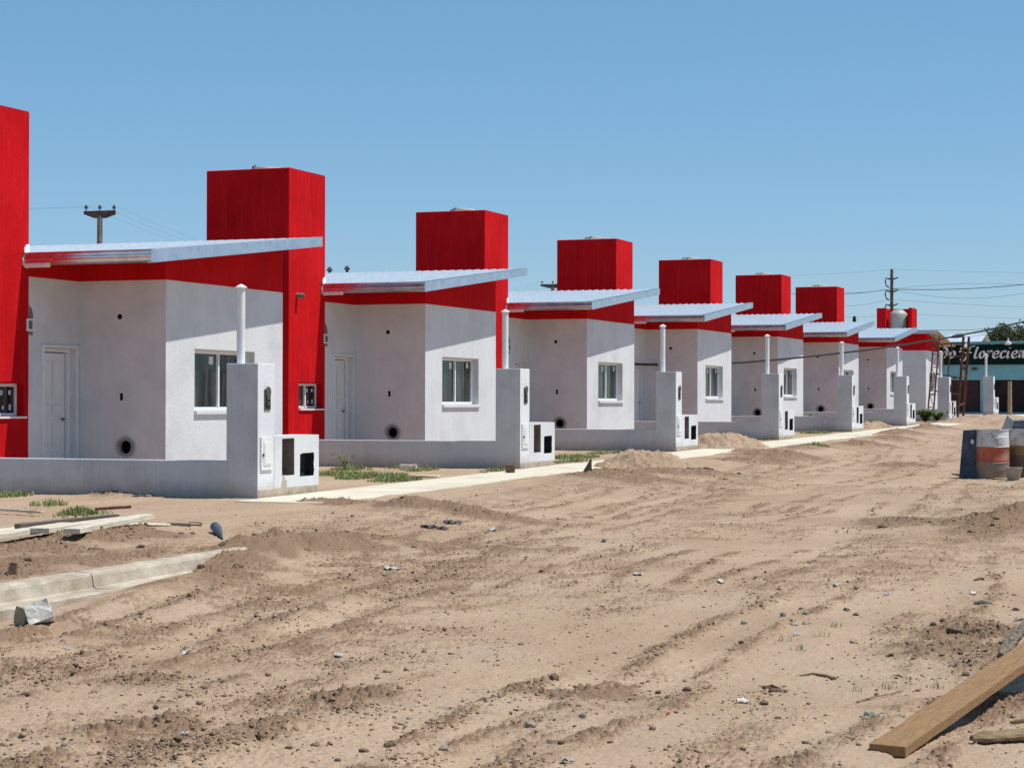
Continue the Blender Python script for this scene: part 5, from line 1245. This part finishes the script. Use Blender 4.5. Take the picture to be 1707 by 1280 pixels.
t = atD(1424, 525, 140); root = empty('distant_post', (t.x, t.y, .8)); MB().tube([(t.x, t.y, .8), (t.x, t.y, t.z-.15), (t.x, t.y, t.z)], [.13, .13, .06], 10).build('shaft', CABLE, root, smooth=True); tag(root, 'short black post top poking up between the last two roofs', 'post')
PC = atD(1486, 447, 150); root = empty('utility_pole', (PC.x, PC.y, 1.0)); MB().tube([(PC.x, PC.y, 1.0), (PC.x, PC.y, PC.z)], [.17, .11], 12).build('shaft', POLEW, root, smooth=True)
CI = []; dl = Vector((math.sin(TH), -math.cos(TH), 0))
for py in (463, 484, 507):
    z = atD(1486, py, 150).z; c_ = Vector((PC.x, PC.y, z)); mm = MB(); mm.lathe([(.26, -.05), (.28, .0), (.26, .05)], tuple(c_), 14)
    mm.tube([c_-dl*.2, c_-dl*.42+Vector((0, 0, .05)), c_-dl*.48-Vector((0, 0, .2)), c_-dl*.40-Vector((0, 0, .52)), c_-dl*.2-Vector((0, 0, .62))], .05, 8); mm.tube([c_+dl*.15, c_+dl*.45+Vector((0, 0, .1))], .05, 8)
    mm.build('bracket', POLED, root, merge=False); CI.append(c_)
tag(root, 'dark wooden utility pole with three brackets behind the last houses', 'utility pole')
g_ = 'wires around the wooden pole'
def wpx(a, b, Da, Db, sag, r, lb, m_=LINE): return wire(atD(*a, Da), atD(*b, Db), sag, r*.55, m_, lb, g_)
wpx((1300, 487), (1486, 480), 190, 150, .3, .04, 'dark wire reaching the wooden pole from the left', CABLE)
wpx((1486, 480), (1900, 442), 150, 130, .5, .045, 'thickest dark wire running right from the middle of the wooden pole', CABLE)
wpx((1407, 486), (1486, 480), 170, 150, .1, .022, 'thin wire just under the dark one, left of the wooden pole')
wpx((1486, 480), (1860, 489), 150, 150, -.6, .02, 'thin wire falling gently right from the middle bracket')
wpx((1390, 507), (1479, 498), 170, 150, .2, .018, 'thin wire left of the pole at its lower bracket')
wpx((1490, 498), (1860, 514), 150, 150, .1, .018, 'thin wire right of the pole at its lower bracket')
wpx((1400, 525), (1486, 519), 170, 150, .2, .016, 'lowest faint wire left of the wooden pole')
wpx((1490, 520), (1860, 531), 150, 150, .1, .016, 'lowest faint wire right of the wooden pole')
wpx((1300, 458), (1486, 447), 190, 150, .1, .012, 'highest faint wire left of the pole top')
wpx((1486, 447), (1860, 452), 150, 150, .1, .012, 'highest faint wire right of the pole top')
wpx((1486, 480), (1860, 440), 150, 135, 1.3, .018, 'thin wire rising right close below the thick one')
wpx((1555, 548), (1900, 512), 118, 100, .3, .024, 'thin dark wire above the shop sign')
wpx((1570, 562), (1900, 490), 112, 80, .35, .020, 'thin wire beside the black service cable over the shop')
ca = onY(1050, 606.5, 16.0); 
pts_px = [(1050, 606.5, 56.5), (1100, 607.3, 58), (1160, 606.6, 60), (1230, 603.6, 62.5), (1300, 598, 65), (1370, 590.6, 68), (1440, 582.3, 71), (1510, 572.3, 74), (1580, 560.8, 77), (1640, 549, 79), (1707, 533.6, 81), (1900, 480, 87)]
cp = [atD(*q) for q in pts_px]
sm = []
for i in range(len(cp)-1):
    for k in range(6): sm.append(cp[i].lerp(cp[i+1], k/6))
sm.append(cp[-1])
root = empty('service_cable', cp[0]); MB().tube(sm, .032, 8).build('cable', CABLE, root, smooth=True)
j0 = atD(1588, 559.3, 77.2); j1 = atD(1606, 556.2, 77.8); mm = MB(); mm.tube([j0, j0.lerp(j1, .3), j0.lerp(j1, .7), j1], [.05, .075, .075, .05], 10); mm.build('splice', CABLE, root, smooth=True)
tag(root, 'thick black service cable sagging across the fronts of the far houses', 'cable')
# ------------------------------------------------------------------ light, sky, camera
SUN = Vector((.18, -.58, 1.22)).normalized()
sl = bpy.data.lights.new('sun', 'SUN'); sl.energy = 4.75; sl.angle = math.radians(.53); sl.color = (1.0, .975, .93)
so = bpy.data.objects.new('sun', sl); C.objects.link(so); so.rotation_euler = SUN.to_track_quat('Z', 'Y').to_euler()
W = bpy.data.worlds.new('World'); S.world = W; W.use_nodes = True; nt = W.node_tree
sky = nt.nodes.new('ShaderNodeTexSky'); sky.sky_type = 'NISHITA'; sky.sun_disc = False
sky.sun_elevation = math.asin(SUN.z); sky.sun_rotation = math.atan2(SUN.x, SUN.y); sky.air_density = 1.0; sky.dust_density = 0; sky.ozone_density = 10; sky.altitude = 0
bg = nt.nodes['Background']; bg.inputs['Strength'].default_value = .116; tint = nt.nodes.new('ShaderNodeMix'); tint.data_type = 'RGBA'; tint.blend_type = 'MULTIPLY'; tint.inputs[0].default_value = 1; tint.inputs[7].default_value = (1.0, 1.035, .97, 1)
nt.links.new(sky.outputs[0], tint.inputs[6])
# white balance of the sky: one curve per colour channel
ss = nt.nodes.new('ShaderNodeSeparateColor'); cc = nt.nodes.new('ShaderNodeCombineColor'); nt.links.new(tint.outputs[2], ss.inputs[0]); K_ = .116
for ch, (a_, p_) in enumerate(((.722, .80), (.755, .66), (.924, .80))):
    m1_ = N(nt, 'ShaderNodeMath', operation='MULTIPLY'); m1_.inputs[1].default_value = K_; nt.links.new(ss.outputs[ch], m1_.inputs[0])
    m2_ = N(nt, 'ShaderNodeMath', operation='POWER'); m2_.inputs[1].default_value = p_; nt.links.new(m1_.outputs[0], m2_.inputs[0])
    m3_ = N(nt, 'ShaderNodeMath', operation='MULTIPLY'); m3_.inputs[1].default_value = a_/K_; nt.links.new(m2_.outputs[0], m3_.inputs[0]); nt.links.new(m3_.outputs[0], cc.inputs[ch])
nt.links.new(cc.outputs[0], bg.inputs['Color'])
cam = bpy.data.cameras.new('camera'); co = bpy.data.objects.new('camera', cam); C.objects.link(co); S.camera = co
cam.sensor_fit = 'HORIZONTAL'; cam.sensor_width = 36; cam.lens = F_PX/1707*36; cam.clip_start = .1; cam.clip_end = 6000
fwd = Vector((math.cos(TH)*math.cos(PH), math.sin(TH)*math.cos(PH), math.sin(PH))); rt = Vector((math.sin(TH), -math.cos(TH), 0)); up = rt.cross(fwd)
r_ = math.cos(RO)*rt-math.sin(RO)*up if False else rt*math.cos(RO)+up*(-math.sin(RO)); u_ = up*math.cos(RO)+rt*math.sin(RO)
co.matrix_world = Matrix(((r_.x, u_.x, -fwd.x, 0), (r_.y, u_.y, -fwd.y, 0), (r_.z, u_.z, -fwd.z, ZC), (0, 0, 0, 1)))
S.view_settings.view_transform = 'Standard'; S.view_settings.look = 'None'; S.view_settings.exposure = 0; S.view_settings.gamma = 1
S.render.engine = 'CYCLES'; S.cycles.max_bounces = 6
